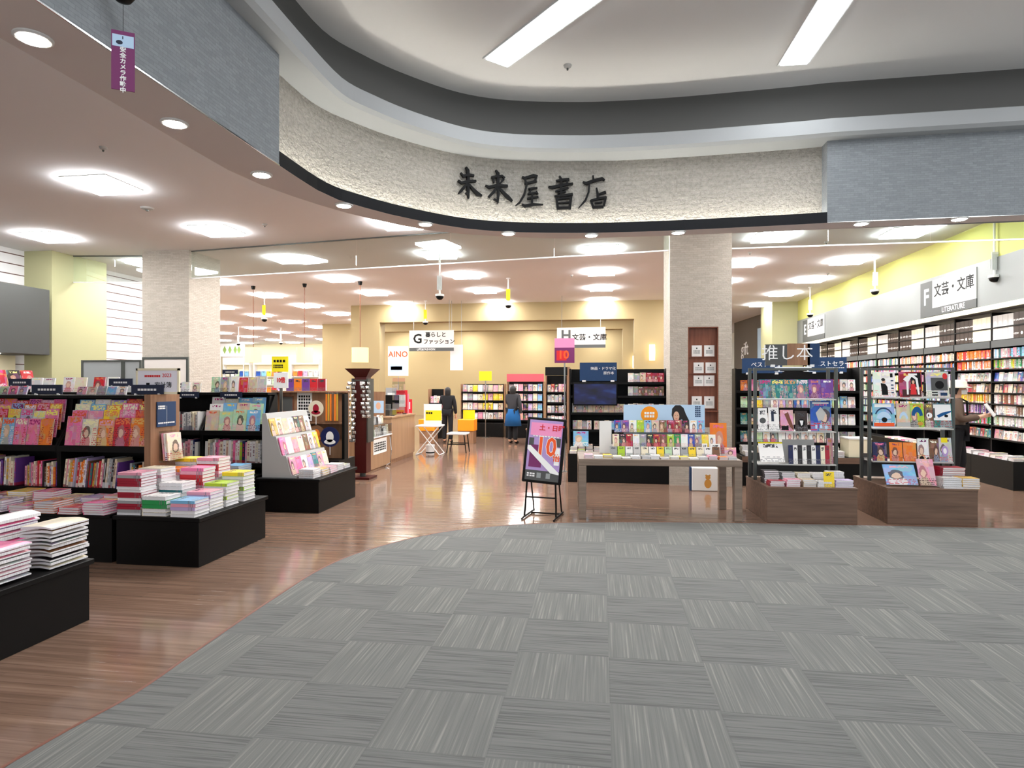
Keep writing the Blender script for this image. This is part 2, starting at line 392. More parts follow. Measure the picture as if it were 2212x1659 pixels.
LEFT = [Vector((x_l, -6)), Vector((x_l, 0)), Vector((x_l, y_l))]
RIGHT = [Vector((x_r, y_r)), Vector((x_r+3, y_r-.06)), Vector((13, y_r-.15))]
FULL = LEFT[:-1]+ARC+RIGHT[1:]
def lens(path):
    s, out = 0, []
    for i, p in enumerate(path):
        if i: s += (p-path[i-1]).length
        out.append(s)
    return out
def ribbon(mb, rows):
    # rows: list of (path, z); quads between consecutive rows, uv in metres
    ls = lens(rows[0][0]); acc = 0; ks = []
    for r, (path, z) in enumerate(rows):
        if r: acc += ((rows[r][0][0]-rows[r-1][0][0]).length**2+(z-rows[r-1][1])**2)**.5
        ks.append((mb.add([(p.x, p.y, z) for p in path]), acc))
    for (a, va), (b, vb) in zip(ks, ks[1:]):
        for i in range(len(ls)-1):
            mb.face((a+i, a+i+1, b+i+1, b+i), 0, [(ls[i], va), (ls[i+1], va), (ls[i+1], vb), (ls[i], vb)])
    return mb
ZT = 4.11
# brick fascias either side, sign wall between them
mb = MB(); ribbon(mb, [(offs(LEFT, .16), ZS), (LEFT, ZS), (LEFT, ZT), (offs(LEFT, .16), ZT)])
o = struct(mb.build('wall_left_fascia', 'stone_cool'))
mb = MB(); ribbon(mb, [(offs(RIGHT, .3), ZS), (RIGHT, ZS), (RIGHT, ZT), (offs(RIGHT, .3), ZT)])
mb.box(x_r, x_r+.02, y_r, y_r+.3, ZS, ZT); struct(mb.build('wall_right_fascia', 'stone_cool'))
for nm, path in (('trim_3', LEFT), ('trim_4', RIGHT)):
    mb = MB(); ribbon(mb, [(offs(path, .0), ZS-.003), (offs(path, -.006), ZS-.003), (offs(path, -.006), ZS+.006), (offs(path, .0), ZS+.006)]); struct(mb.build(nm, 'chrome'))
SIGNP = offs(ARC, .16)
mb = MB(); ribbon(mb, [(SIGNP, ZS+.02), (SIGNP, ZT+.1)]); struct(mb.build('wall_sign', 'stone_sign'))
# dark trough along the foot of the sign wall
mb = MB(); ribbon(mb, [(offs(ARC, .17), ZS+.012), (offs(ARC, .0), ZS), (ARC, ZS+.112), (offs(ARC, .012), ZS+.112), (offs(ARC, .012), ZS+.02), (offs(ARC, .17), ZS+.02)])
a = ARC[0]; struct(mb.build('trim_1', 'dark_tray'))
mb = MB(); ribbon(mb, [(offs(ARC, .06)[1:-1], ZS+.035), (offs(ARC, .10)[1:-1], ZS+.035)])
lo = mb.build('light_strip', 'cove_lamp'); tag(lo, 'warm light strip hidden in the dark trough under the shop name', 'light')
# soffit with its back face
inner_px = [(0, 82), (206, 199), (411, 320), (538, 389), (700, 446), (812, 475), (922, 497), (1023, 507), (1200, 515.5), (1302, 513.5), (1473, 508), (1720, 498), (1942, 488), (2212, 476)]
INN = [V2(onz(x, y, ZS-.01)) for x, y in inner_px]
INN = [Vector((INN[0].x, -6)), Vector((INN[0].x, INN[0].y-1))]+smooth_path(INN, 4)+[Vector((13, INN[-1].y-.1))]
def resample(path, n):
    ls = lens(path); out = []
    for i in range(n):
        s = ls[-1]*i/(n-1); k = 0
        while k < len(ls)-2 and ls[k+1] < s: k += 1
        u = (s-ls[k])/max(ls[k+1]-ls[k], 1e-6); out.append(path[k].lerp(path[k+1], min(max(u, 0), 1)))
    return out
NS = 90
fo, fi = resample(FULL, NS), INN
def nearest(path, p):
    best = None
    for a, b in zip(path, path[1:]):
        d = b-a; u = max(0, min(1, (p-a).dot(d)/max(d.length_squared, 1e-9))); q = a+d*u
        if best is None or (q-p).length < best[0]: best = ((q-p).length, q)
    return best[1]
fi = [nearest(INN, p) for p in fo]; fi[0] = Vector((INN[0].x, -6)); fi[-1] = Vector((13, INN[-1].y))
mb = MB(); ribbon(mb, [(fo, ZS), (fi, ZS-.01), (fi, ZC)]); struct(mb.build('ceiling_soffit', 'soffit_paint'))
# shop ceiling
YB = 44.0; XL = -34.0; XR = 6.12
k = max(range(NS), key=lambda i: fi[i].x if fi[i].x < XR else -99)
mb = MB()
pts = [(p.x, p.y, ZC) for p in fi]
far = []
for i, p in enumerate(fi):
    u = i/(NS-1)
    far.append((XL, -6+ (YB+6)*min(1, u*2.2), ZC) if u < .4546 else (XL+(13-XL)*(u-.4546)/.5454, YB, ZC))
a = mb.add(pts); b = mb.add(far)
for i in range(NS-1): mb.face((a+i, a+i+1, b+i+1, b+i))
struct(mb.build('ceiling', 'ceiling_paint'))
# mall ceiling: lip, recess, upper ceiling
LIPP = offs(FULL, -.16)
mb = MB(); ribbon(mb, [(offs(FULL, .17), ZT), (offs(FULL, -.12), ZT), (LIPP, ZT+.03), (LIPP, ZT+.17), (offs(FULL, -.12), ZT+.19), (offs(FULL, .06), ZT+.19)])
struct(mb.build('ceiling_lip', 'lip_paint'))
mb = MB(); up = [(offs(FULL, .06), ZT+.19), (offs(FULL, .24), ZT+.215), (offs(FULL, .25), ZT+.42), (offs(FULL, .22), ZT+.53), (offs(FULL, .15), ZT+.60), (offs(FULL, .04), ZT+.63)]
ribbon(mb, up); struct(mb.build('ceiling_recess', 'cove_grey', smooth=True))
ZU = ZT+.63; P = offs(FULL, .04); mb = MB(); a = mb.add([(p.x, p.y, ZU) for p in P]); b = mb.add([(13, -6, ZU)])
for i in range(len(P)-1): mb.face((a+i, a+i+1, b))
struct(mb.build('ceiling_mall', 'mall_ceiling'))
# floors
mb = MB(); mb.box(XL, 13, -6, YB, -.05, 0); struct(mb.build('floor', 'brown_floor'))
cpx = [(20, 1655), (150, 1580), (300, 1497), (450, 1392), (600, 1290), (700, 1228), (800, 1188), (950, 1152), (1100, 1136), (1250, 1130), (1400, 1129), (1600, 1131), (1850, 1135.5), (2212, 1143)]
CP = [V2(onz(x, y, 0)) for x, y in cpx]; CP = [Vector((CP[0].x-.05, -6)), Vector((CP[0].x, CP[0].y-.6))]+smooth_path(CP, 4)+[Vector((13, CP[-1].y+.1))]
mb = MB(); n = len(CP); a = mb.add([(p.x, p.y, .006) for p in CP]); mb.add([(13, -6, .006)])
for i in range(n-1): mb.face((a+i, a+i+1, a+n))
struct(mb.build('floor_carpet', 'carpet_tiles'))
mb = MB(); ribbon(mb, [(CP, .007), (offs(CP, .02), .007), (offs(CP, .025), 0)]); struct(mb.build('trim_2', 'red_brown'))
# walls
def wallbox(name, mat, *b):
    mb = MB(); mb.box(*b); return struct(mb.build(name, mat))
wallbox('wall_left', 'slat_white', -11.4, -11.2, 2, 15.5, 0, ZC); wallbox('wall_left_far', 'white_paint', -11.4, -11.2, -6, 2, 0, ZC)
wallbox('wall_back', 'cream', XL, 13, 38, 38.2, 0, ZC); wallbox('wall_back_left', 'cream', XL, -11.4, 15.3, 15.5, 0, ZC)
wallbox('wall_right', 'white_paint', 6.62, 6.75, 7.2, YB, 0, ZC)
wallbox('wall_right_frieze', 'yellow_paint', XR, 6.62, 7.3, 22, 3.53, ZC)
# beige bulkhead wall with a wide opening, and the next two arches behind it
def arch(name, mat, y, x0, x1, ox0, ox1, oz, th=.5):
    mb = MB(); mb.box(x0, ox0, y, y+th, 0, ZC); mb.box(ox1, x1, y, y+th, 0, ZC); mb.box(ox0, ox1, y, y+th, oz, ZC); return struct(mb.build(name, mat))
a0 = onz(758, 672, ZC); YA = 19.6
l, r_ = ony(820, 700, YA).x, ony(1370, 690, YA).x; zt_ = ony(1200, 691, YA).z
arch('wall_arch', 'beige_paint', YA, ony(758, 700, YA).x, ony(1500, 700, YA).x, l, r_, zt_)
arch('wall_arch_middle', 'beige_paint', 25.5, -12, ony(1500, 700, 25.5).x, ony(800, 700, 25.5).x, ony(1345, 690, 25.5).x, ony(1200, 712, 25.5).z)
wallbox('wall_arch_far', 'beige_paint', -12, ony(1500, 700, 30).x, 30, 30.3, 0, ZC)
# pillars
def pillar(name, mat, x0, x1, y0, y1): return wallbox(name, mat, x0, x1, y0, y1, 0, ZC)
p0 = ony(1447, 900, 9.72); p1 = ony(1581, 900, 9.72); PX0, PX1, PY = p0.x, p1.x, 9.72
NI = (ony(1486, 0, PY).x, ony(1552, 0, PY).x, ony(1519, 888, PY).z, ony(1519, 706, PY).z)
mb = MB(); d_ = .09
mb.box(PX0, PX1, PY+d_, PY+.95, 0, ZC); mb.box(PX0, NI[0], PY, PY+d_, 0, ZC); mb.box(NI[1], PX1, PY, PY+d_, 0, ZC); mb.box(NI[0], NI[1], PY, PY+d_, 0, NI[2]-.25); mb.box(NI[0], NI[1], PY, PY+d_, NI[3], ZC)
struct(mb.build('pillar_right', 'stone_pillar'))
q0 = onz(408, 540, ZC); pillar('pillar_left', 'stone_pillar', q0.x-1.0, q0.x, q0.y, q0.y+1.0)
q1 = onz(112, 541, ZC); pillar('column_yellow', 'column_yellow', -11.2, q1.x, q1.y, q1.y+1.35)
pillar('column_back', 'column_yellow', *( [ony(1668, 700, 20.6).x, 6.62, 20.6, 22.0]))
# light panels in rows across the shop ceiling
cols = [-22.1, -18.97, -15.8, -12.7, -9.62, -6.40, -3.22, 0.0, 2.98, 5.14]
npan = 0
def panel_mesh():
    f = MB(); f.box(-.325, .325, -.325, .325, -.012, 0); d = MB(); d.box(-.305, .305, -.305, .305, -.055, -.006); return f.mesh('frame', 'white_paint'), d.mesh('diffuser', 'panel_light')
PM = panel_mesh()
cname = ['tenth', 'ninth', 'eighth', 'seventh', 'sixth', 'fifth', 'fourth', 'third', 'second', 'first']
for ci, cx in enumerate(cols):
    for ri in range(15):
        y = 7.2+2.42*ri
        if ci < 4 and y < 16.5: continue
        if ci >= 8: y = 9.0+2.42*ri
        if ci >= 8 and y > 22: continue
        if ci == 7 and y < 8: continue
        if 19.3 < y < 20.4 and cx > -8: y += .9
        if 25.2 < y < 26.3 and cx > -11: y += .8
        if y > 37: continue
        t_ = thing('ceiling_light', f'square ceiling panel light, {nth(ri)} from the front, {cname[ci]} row from the right wall', 'light', (cx, y, ZC), 0, 'square ceiling panel lights')
        for nm, me in zip(('frame', 'diffuser'), PM):
            o = bpy.data.objects.new(nm, me); COL.objects.link(o); o.parent = t_
        npan += 1
# downlights in the soffit
dl = [(72, 87), (377, 270), (565, 380), (743, 446), (919, 486), (1098, 506), (1277, 510), (1465, 504), (1860, 485), (2072, 475)]
f_ = MB(); f_.lathe([(.075, -.012), (.085, -.006), (.085, .0), (.05, .0)], seg=20); g_ = MB(); g_.lathe([(.062, -.014), (.062, -.002)], seg=20)
DM = (f_.mesh('trim_ring', 'white_paint'), g_.mesh('lamp', 'downlight_lamp'))
for i, (x, y) in enumerate(dl):
    p = onz(x, y, ZS-.02); t_ = thing('downlight', f'round recessed soffit downlight, {nth(i)} along the curved shop front from the security tag', 'light', (p.x, p.y, ZS-.006), 0, 'soffit downlights')
    for nm, me in zip(('trim_ring', 'lamp'), DM):
        o = bpy.data.objects.new(nm, me); COL.objects.link(o); o.parent = t_
# long strip lights on the mall ceiling
def strip(px0, px1, label, ln=2.6):
    a, b = onz(*px0, ZU-.02), onz(*px1, ZU-.02); d = (b-a).normalized(); c = a+d*ln/2
    t_ = thing('strip_light', label, 'light', (c.x, c.y, ZU), math.atan2(d.y, d.x), 'strip lights on the mall ceiling')
    MB().box(-ln/2, ln/2, -.15, .15, -.02, .0).build('frame', 'white_paint', t_); MB().box(-ln/2+.03, ln/2-.03, -.125, .125, -.028, -.01).build('diffuser', 'linear_lamp', t_)
strip((1070, 138), (1255, 0), 'long bright strip light nearer the shop name, angled across the mall ceiling')
strip((1712, 142), (1805, 0), 'long bright strip light above the brick fascia side of the mall ceiling')
c0 = onz(1712, 142, ZU)
for i, (cx, cy, ang) in enumerate([(4.9, 5.0, 45), (-.2, 1.2, 0), (5.6, 1.5, 0), (1.9, -1.6, 90), (4.6, -1.2, -45), (-.9, -2.2, 40)]):
    t_ = thing('strip_light', f'strip light overhead on the mall ceiling, {nth(i)} of those beyond the view', 'light', (cx, cy, ZU), radians(ang), 'strip lights on the mall ceiling')
    MB().box(-1.3, 1.3, -.15, .15, -.02, .0).build('frame', 'white_paint', t_); MB().box(-1.27, 1.27, -.125, .125, -.028, -.01).build('diffuser', 'linear_lamp', t_)
# glass smoke barriers hanging from the ceiling
def smoke(label, a, b, n):
    a, b = Vector(a), Vector(b); d = b-a; L = d.length; t_ = thing('smoke_barrier', label, 'glass barrier', (a.x, a.y, ZC), math.atan2(d.y, d.x))
    for i in range(n): MB().box(L*i/n+.004, L*(i+1)/n-.004, -.004, .004, -.53, -.01).build('glass_pane', 'glass', t_)
    MB().box(0, L, -.011, .011, -.55, -.53).build('bottom_rail', 'white_plastic', t_); MB().box(0, L, -.012, .012, -.02, 0).build('top_rail', 'dull_metal', t_)
g0 = (q0.x, q0.y+.08); g1 = (PX0, PY+.1)
smoke('long glass smoke barrier hung between the two stone pillars', g0, g1, 5)
smoke('short glass smoke barrier between yellow column and stone pillar', (q1.x, q1.y+.5), (q0.x-1.0, q0.y+.4), 2)
smoke('glass smoke barrier from the niche pillar to the yellow frieze', (PX1, PY+.1), (XR, PY+.05), 3)

# small fittings on the ceilings
def fitting(px, py, zc, r, label, col='grey_panel', nm='ceiling_sensor'):
    p = onz(px, py, zc); t_ = thing(nm, label, 'sensor', (p.x, p.y, zc)); m = MB(); m.lathe([(r*.5, -.03), (r, -.018), (r*1.2, 0)], seg=16); m.build('body', col, t_); m = MB(); m.lathe([(r*.25, -.05), (r*.3, -.029)], seg=10); m.build('tip', 'dull_metal', t_)
for i, (x, y) in enumerate([(223, 318), (572, 484), (1620, 545), (1785, 522), (1235, 594), (828, 660), (1788, 590)]): fitting(x, y, ZC, .035, f'small round ceiling sprinkler, {nth(i)} on the shop ceiling counting from the security tag')
fitting(318, 449, ZC, .08, 'larger flat smoke detector beside the first left-hand ceiling panel light'); fitting(1226, 141, ZU, .035, 'small sprinkler on the mall ceiling between the two strip lights')
# ================================================================ books and fixtures
PAL = {'red': rgb(206, 40, 52), 'crimson': rgb(160, 26, 50), 'pink': rgb(240, 120, 170), 'rose': rgb(232, 160, 180), 'orange': rgb(240, 130, 40), 'yellow': rgb(246, 214, 50), 'gold': rgb(206, 164, 60), 'green': rgb(40, 150, 80), 'lime': rgb(170, 206, 50), 'teal': rgb(44, 120, 124), 'sky blue': rgb(126, 186, 226), 'blue': rgb(40, 84, 170), 'navy': rgb(24, 32, 78), 'purple': rgb(112, 66, 150), 'lilac': rgb(190, 170, 214), 'white': rgb(244, 242, 240), 'cream': rgb(240, 230, 204), 'grey': rgb(160, 162, 164), 'black': rgb(34, 30, 34), 'brown': rgb(120, 84, 60), 'pale green': rgb(190, 220, 180), 'beige': rgb(214, 196, 168), 'dark brown': rgb(52, 40, 38), 'silver': rgb(202, 200, 198)}
HOT = ['pink', 'red', 'rose', 'orange', 'yellow', 'pink', 'red', 'sky blue', 'cream', 'pink', 'orange', 'lilac']
SOFT = ['white', 'cream', 'rose', 'white', 'sky blue', 'pale green', 'beige', 'white', 'grey', 'lilac', 'pink']
SPINES = ['pink', 'red', 'orange', 'gold', 'purple', 'grey', 'brown', 'cream', 'rose', 'teal', 'white', 'beige', 'black', 'lilac']
MIXED = ['red', 'blue', 'white', 'yellow', 'green', 'cream', 'navy', 'orange', 'grey', 'pink', 'teal', 'sky blue', 'black', 'purple']
def bk_meshes():
    out = {}
    for st in ('mag', 'photo', 'plain', 'spine', 'boxed'):
        m = MB(); e = .07
        m.box(-.5, .5, -.5, -.5+e, -.5, .5); m.box(-.5, .5, .5-e, .5, -.5, .5); m.box(-.5, -.47, -.5+e, .5-e, -.5, .5)
        out[st, 1] = m.mesh('cover', 'cover_'+st); m.box(-.47, .475, -.5+e, .5-e, -.485, .485, mi=1); out[st, 0] = m.mesh('book', ['cover_'+st, 'page_edges'])
    m = MB(); m.box(-.47, .475, -.43, .43, -.485, .485); out['pages'] = m.mesh('page_block', 'page_edges'); return out
BK = bk_meshes()
T_ = Matrix.Translation
def Rz(a): return Matrix.Rotation(a, 4, 'Z')
def Rx(a): return Matrix.Rotation(a, 4, 'X')
def Ry(a): return Matrix.Rotation(a, 4, 'Y')
def Sc(a, b, c): return Matrix.Diagonal((a, b, c, 1))
NB = 0
def book(M, w, t, h, colr, style, name, label, cat='book', group=None, parts=False):
    global NB; NB += 1
    o = bpy.data.objects.new(name, BK[style, 1 if parts else 0]); COL.objects.link(o)
    o.matrix_world = M @ Sc(w, t, h); o.color = (*(PAL[colr] if isinstance(colr, str) else colr), 1); tag(o, label, cat, group)
    if parts:
        p = bpy.data.objects.new('page_block', BK['pages']); COL.objects.link(p); p.parent = o
    return o
def face_out(U, x, y, z, w, t, h, tilt=.12, rz=0): return U @ T_((x, y, z+.001+t*sin(abs(tilt)))) @ Rz(rz) @ Rx(-tilt) @ T_((0, t/2, h/2))
def lying(U, x, y, z, t, rz=0): return U @ T_((x, y, z+t/2)) @ Rz(rz) @ Rx(-pi/2)
def art(o, shapes):
    # printed picture on a cover: flat inked shapes in the cover's own unit square
    mats = []; m = MB()
    for i, (mt, poly) in enumerate(shapes):
        if mt not in mats: mats.append(mt)
        y = -.5-.03-.02*i; m.prism(poly, 1, y, -.5, mi=mats.index(mt))
    p = m.build('cover_picture', mats, o); return p
def EL(cx, cz, a, b, n=18): return [(cx+a*cos(2*pi*i/n), cz+b*sin(2*pi*i/n)) for i in range(n)]
def RC(x0, x1, z0, z1): return [(x0, z0), (x1, z0), (x1, z1), (x0, z1)]
def ARCP(cx, cz, r0, r1, a0, a1, n=14):
    return [(cx+r1*cos(a0+(a1-a0)*i/n), cz+r1*sin(a0+(a1-a0)*i/n)) for i in range(n+1)]+[(cx+r0*cos(a1-(a1-a0)*i/n), cz+r0*sin(a1-(a1-a0)*i/n)) for i in range(n+1)]
def spine_out(U, x, y, z, w, h, lean=0): return U @ T_((x, y, z)) @ Ry(lean) @ Rz(pi/2) @ T_((w/2, 0, h/2))
def spine_row(U, x0, x1, y, z, where, name, cat, group, pal, hs=(.17, .21), ts=(.018, .034), w=.14, lean=0, style='spine', gap=.0):
    x = x0; i = 0
    while True:
        t = rnd.uniform(*ts); h = rnd.uniform(*hs)
        if x+t > x1: break
        c = pal[rnd.randrange(len(pal))] if not callable(pal) else pal(i)
        book(spine_out(U, x+t/2, y+rnd.uniform(0, .012), z+.002+t*.5*abs(sin(lean)), w, h, lean), w, t*.96, h, c, style, name, f'{c} {cat} spine out, {nth(i)} {where}', cat, group); x += t/cos(lean)*1.01+gap; i += 1
def face_row(U, xs, y, z, where, name, cat, group, pal, w, h, t=.02, tilt=.15, style='mag'):
    for i, x in enumerate(xs):
        c = pal[rnd.randrange(len(pal))] if isinstance(pal, list) and len(pal) != len(xs) else pal[i]
        hh = h*rnd.uniform(.94, 1.05)
        book(face_out(U, x, y, z+.001, w, t, hh, tilt, rnd.uniform(-.01, .01)), w*rnd.uniform(.96, 1), t, hh, c, style, name, f'{c} {cat} facing out, {nth(i)} {where}', cat, group)
def pile(U, x, y, z, n, w, h, t, cols, where, name, cat, group, style='plain', parts=False, jit=.006, rz=0, alternate=0, spf=False):
    zz = z
    for i in range(n):
        c = cols[i] if len(cols) == n else cols[min(i*len(cols)//n, len(cols)-1)] if len(cols) > 1 else cols[0]
        tt = t*rnd.uniform(.92, 1.08); r = rz+rnd.uniform(-1, 1)*jit*3+(pi if alternate and (i//alternate) % 2 else 0)
        k = 'topmost' if i == n-1 else 'lowest' if i == 0 else nth(n-1-i)+' from the top'
        if n == 2 and i == 0: k = 'under one'
        sp = spf and c not in ('white', 'cream', 'pale green')
        book(lying(U, x+rnd.uniform(-jit, jit), y+rnd.uniform(-jit, jit), zz, tt, r+(pi/2 if sp else 0)), h if sp else w, tt*.985, w if sp else h, c, style, name, f'{c} {cat}, {k} of {where}', cat, group, parts); zz += tt+.0006
    return zz
def U_(x, y, rz=0): return T_((x, y, 0)) @ Rz(rz)
def part(parent, name, mat, *boxes, b=0):
    m = MB()
    for q in boxes: m.box(*q, b=b)
    return m.build(name, mat, parent)
def dashes(parent, mat, x0, x1, y, z0, z1, n=5, rows=1, seed=0):
    # unreadable small print: rows of little bars standing for letters too small to read
    r = random.Random(seed*77+n); m = MB(); step = (x1-x0)/n
    for k in range(rows):
        zb, zt_ = z0+(z1-z0)*k/rows, z0+(z1-z0)*(k+.7)/rows
        for i in range(n):
            a = x0+step*i; m.box(a+step*.1, a+step*.8, y-.0008, y, zb, zt_); 
            if r.random() < .5: m.box(a+step*.82, a+step*.9, y-.0008, y, zb, zt_)
    return m.build('lettering', mat, parent)
def header(U, x, y, z, w, h, label, mat='navy', rows=1, name='header_sign', tilt=0.0, n=6, pole=0.0):
    t = thing(name, label, 'sign'); t.matrix_world = U @ T_((x, y, z)) @ Rx(-tilt)
    part(t, 'board', mat, (-w/2, w/2, 0, .012, .0, h)); dashes(t, 'white_ink', -w*.3, w*.3, -.0005, h*.35, h*.68, n, rows, int(abs(x)*100)); part(t, 'holder', 'white_plastic', (-w*.4, -w*.34, -.004, .016, -.012, .006), (w*.34, w*.4, -.004, .016, -.012, .006))
    if pole: part(t, 'stand', 'steel', (-.006, .006, .002, .01, -pole, 0), (-.05, .05, -.02, .03, -pole, -pole+.004))
    return t
# ---------------------------------------------------------------- magazine racks (two-bay gondolas)
def gondola(U, W, label, wood=True, deep=.5, top=1.44, name='magazine_rack', nt=4, sy=.048, sz=.072, steps=True):
    t = thing(name, label, 'rack'); t.matrix_world = U
    part(t, 'base', 'black', (.002, W-.002, -deep+.03, .36, 0, .39)); part(t, 'counter', 'black', (.002, W-.002, -deep, .36, .39, .42), b=.004)
    part(t, 'back_panel', 'black', (.002, W-.002, .34, .36, .42, top)); part(t, 'shelf', 'black', (.002, W-.002, .02, .34, .50, .55)); part(t, 'shelf', 'black', (.002, W-.002, .12, .36, top-.03, top))
    part(t, 'tier_board', 'black', (.002, W-.002, -.012, .34, .90, .955))
    for x in (.002, W-.022):
        m = MB(); m.prism([(.02, .42), (.34, .42), (.34, top-.03), (.30, top-.03), (.0, .96), (.0, .9), (.02, .9)], 0, x, x+.02); m.build('side_panel', 'black', t)
    pr = [(.34, .955), (.34, top-.04)]; q = []
    for k in range(nt-1, 0, -1): q += [(sy*(k+.98), .955+sz*k), (sy*k, .955+sz*k)]
    pr += [(sy*(nt-.02)+.02, top-.04), (sy*(nt-.02), .955+sz*(nt-1)+.1)]+q+[(sy, .955)]
    if steps: m = MB(); m.prism(pr, 0, .024, W-.024); m.build('stepped_board', 'black', t)
    if wood: part(t, 'end_panel', 'brown_board', (W, W+.028, -.03, .36, 0, top+.01), (W-.03, W+.034, -.05, -.03, .42, top+.01))
    return t
def tiers(U, x0, x1, n, rows, where, pal=HOT, style='mag', name='magazine', group='magazines', h=.27, z=.956, step=(.048, .072), w=None):
    for k in range(rows):
        ww = (x1-x0)/n
        off = 0 if k % 2 == 0 else ww*.15
        face_row(U, [x0+ww*(i+.5)+(off if i < n-1 else 0)*.4 for i in range(n)], .004+step[0]*k, z+step[1]*k, f'on the {["lowest", "second", "third", "top"][k]} tier of {where}', name, 'magazine', group, pal, (w or ww*.985), h*(.83 if k == 3 else .95 if k == 2 else 1), .01, .15, style)
RKY = 5.30; RX = -4.20
for b in range(3):
    x0 = RX-1.0*(b+1); U = U_(x0, RKY); bay = ['the wooden-ended rack', 'the neighbouring rack', 'the outermost rack'][b]
    gondola(U, 1.0, ['black magazine rack with wooden end panel, beside the white book stacks', 'black magazine rack full of pink magazines, second from the wooden end', 'black magazine rack at the very edge of the view'][b], b == 0)
    if b == 2: continue
    tiers(U, .07, .93, 5 if b == 0 else 6, 4, bay, group=f'magazines on the tiers of {bay}')
    spine_row(U, .03, .62 if b == 0 else .5, .03, .55, f'along the low shelf of {bay}', 'thin_magazine', 'magazine', f'thin magazines on the low shelf of {bay}', SPINES, (.23, .29), (.013, .024), .2, .12 if b == 0 else .05)
    spine_row(U, .74 if b == 0 else .6, .97, .03, .55, f'past the gap on the low shelf of {bay}', 'thin_magazine', 'magazine', f'thin magazines past the gap of {bay}', SPINES, (.19, .26), (.013, .024), .2, .02)
    for r in range(2):
        for c in range(4):
            if b == 0 and c == 3 and r == 0 and False: continue
            n = rnd.randint(3, 6) if r == 0 else rnd.randint(5, 7); cc = [HOT[(c*3+r*5+b*2) % len(HOT)]]
            pile(U, .13+.245*c+rnd.uniform(-.01, .01), -.42+.235*r, .42, n, .20, .215, .02, cc, f'{nth(c)} {"front" if r == 0 else "back"} counter pile, {bay}', 'counter_magazine', 'magazine', f'magazine piles on the counter of {bay}', 'mag')
    face_row(U, [.1+.11*i for i in range(4 if b else 5)], .17, 1.44, f'on the top board of {bay}', 'small_book', 'book', f'small books on top of {bay}', SOFT, .1, .085, .015, .3, 'photo')
    header(U, .85 if b == 0 else .75, .135, 1.453, .34, .09, f'navy header sign on top of {bay}, the {"larger low" if b == 0 else "wide"} one'); header(U, .45 if b == 0 else .3, .27, 1.53, .26, .075, f'small navy header sign at the back above {bay}', pole=.088)
# dark-blue notice board, hanging magazine holder on the wooden end
UE = T_((RX+.03, RKY+.16, 0)) @ Rz(pi/2)          # on the wooden end, facing the aisle
t = thing('notice', 'dark blue two-column notice fixed on the wooden rack end', 'notice'); t.matrix_world = UE @ T_((0, 0, 1.14)); part(t, 'board', 'blue_navy', (-.13, .13, -.012, -.001, 0, .24)); dashes(t, 'white_ink', -.12, -.02, -.0125, .17, .21, 5, 2, 3); dashes(t, 'white_ink', -.12, .11, -.0125, .03, .05, 9, 1, 5); part(t, 'divider', 'grey_panel', (-.002, .002, -.013, -.012, .01, .2))
t = thing('magazine_holder', 'clear acrylic holder hung on the wooden rack end', 'holder'); t.matrix_world = UE @ T_((.02, -.012, .80)); part(t, 'tray', 'acrylic', (-.12, .12, -.11, .0, 0, .012), (-.12, .12, -.114, -.11, 0, .12)); part(t, 'back_plate', 'acrylic', (-.12, .12, 0.004, .008, 0, .3))
for i in range(3):
    book(face_out(UE, .02+.004*i, -.05-.02*i, .816, .2, .014, .26, .1), .2, .014, .26, ['rose', 'white', 'cream'][i], 'photo', 'hanging_magazine', f'{["rose", "white", "cream"][i]} magazine, {["backmost", "middle", "frontmost"][i]} in the holder on the wooden end', 'magazine', 'magazines in the clear holder')
# large white framed sign with the household account book notice
t = thing('tabletop_sign', 'white sign in cream frame on the rack top, reading 2023 in red', 'sign', (RX-.06, RKY+.16, 1.452)); w_, h_ = .46, .25
fr_ = part(t, 'frame', 'cream', (-w_/2, w_/2, 0, .02, 0, .022), (-w_/2, w_/2, 0, .02, h_-.022, h_), (-w_/2, -w_/2+.018, 0, .02, 0, h_), (w_/2-.018, w_/2, 0, .02, 0, h_)); plain('lavender_white', rgb(236, 236, 246), .6); part(t, 'panel', 'lavender_white', (-w_/2+.01, w_/2-.01, .004, .014, .01, h_-.01))
text('2023', .05, 'red_ink', t, (.1, .002, .18)); dashes(t, 'red_ink', -.14, .03, .003, .165, .195, 9, 1, 4); text('家計簿', .062, 'ink', t, (.06, .002, .085)); part(t, 'picture', 'ink', (-.12, -.085, .002, .0038, .07, .11), (-.105, -.075, .002, .0038, .055, .075))
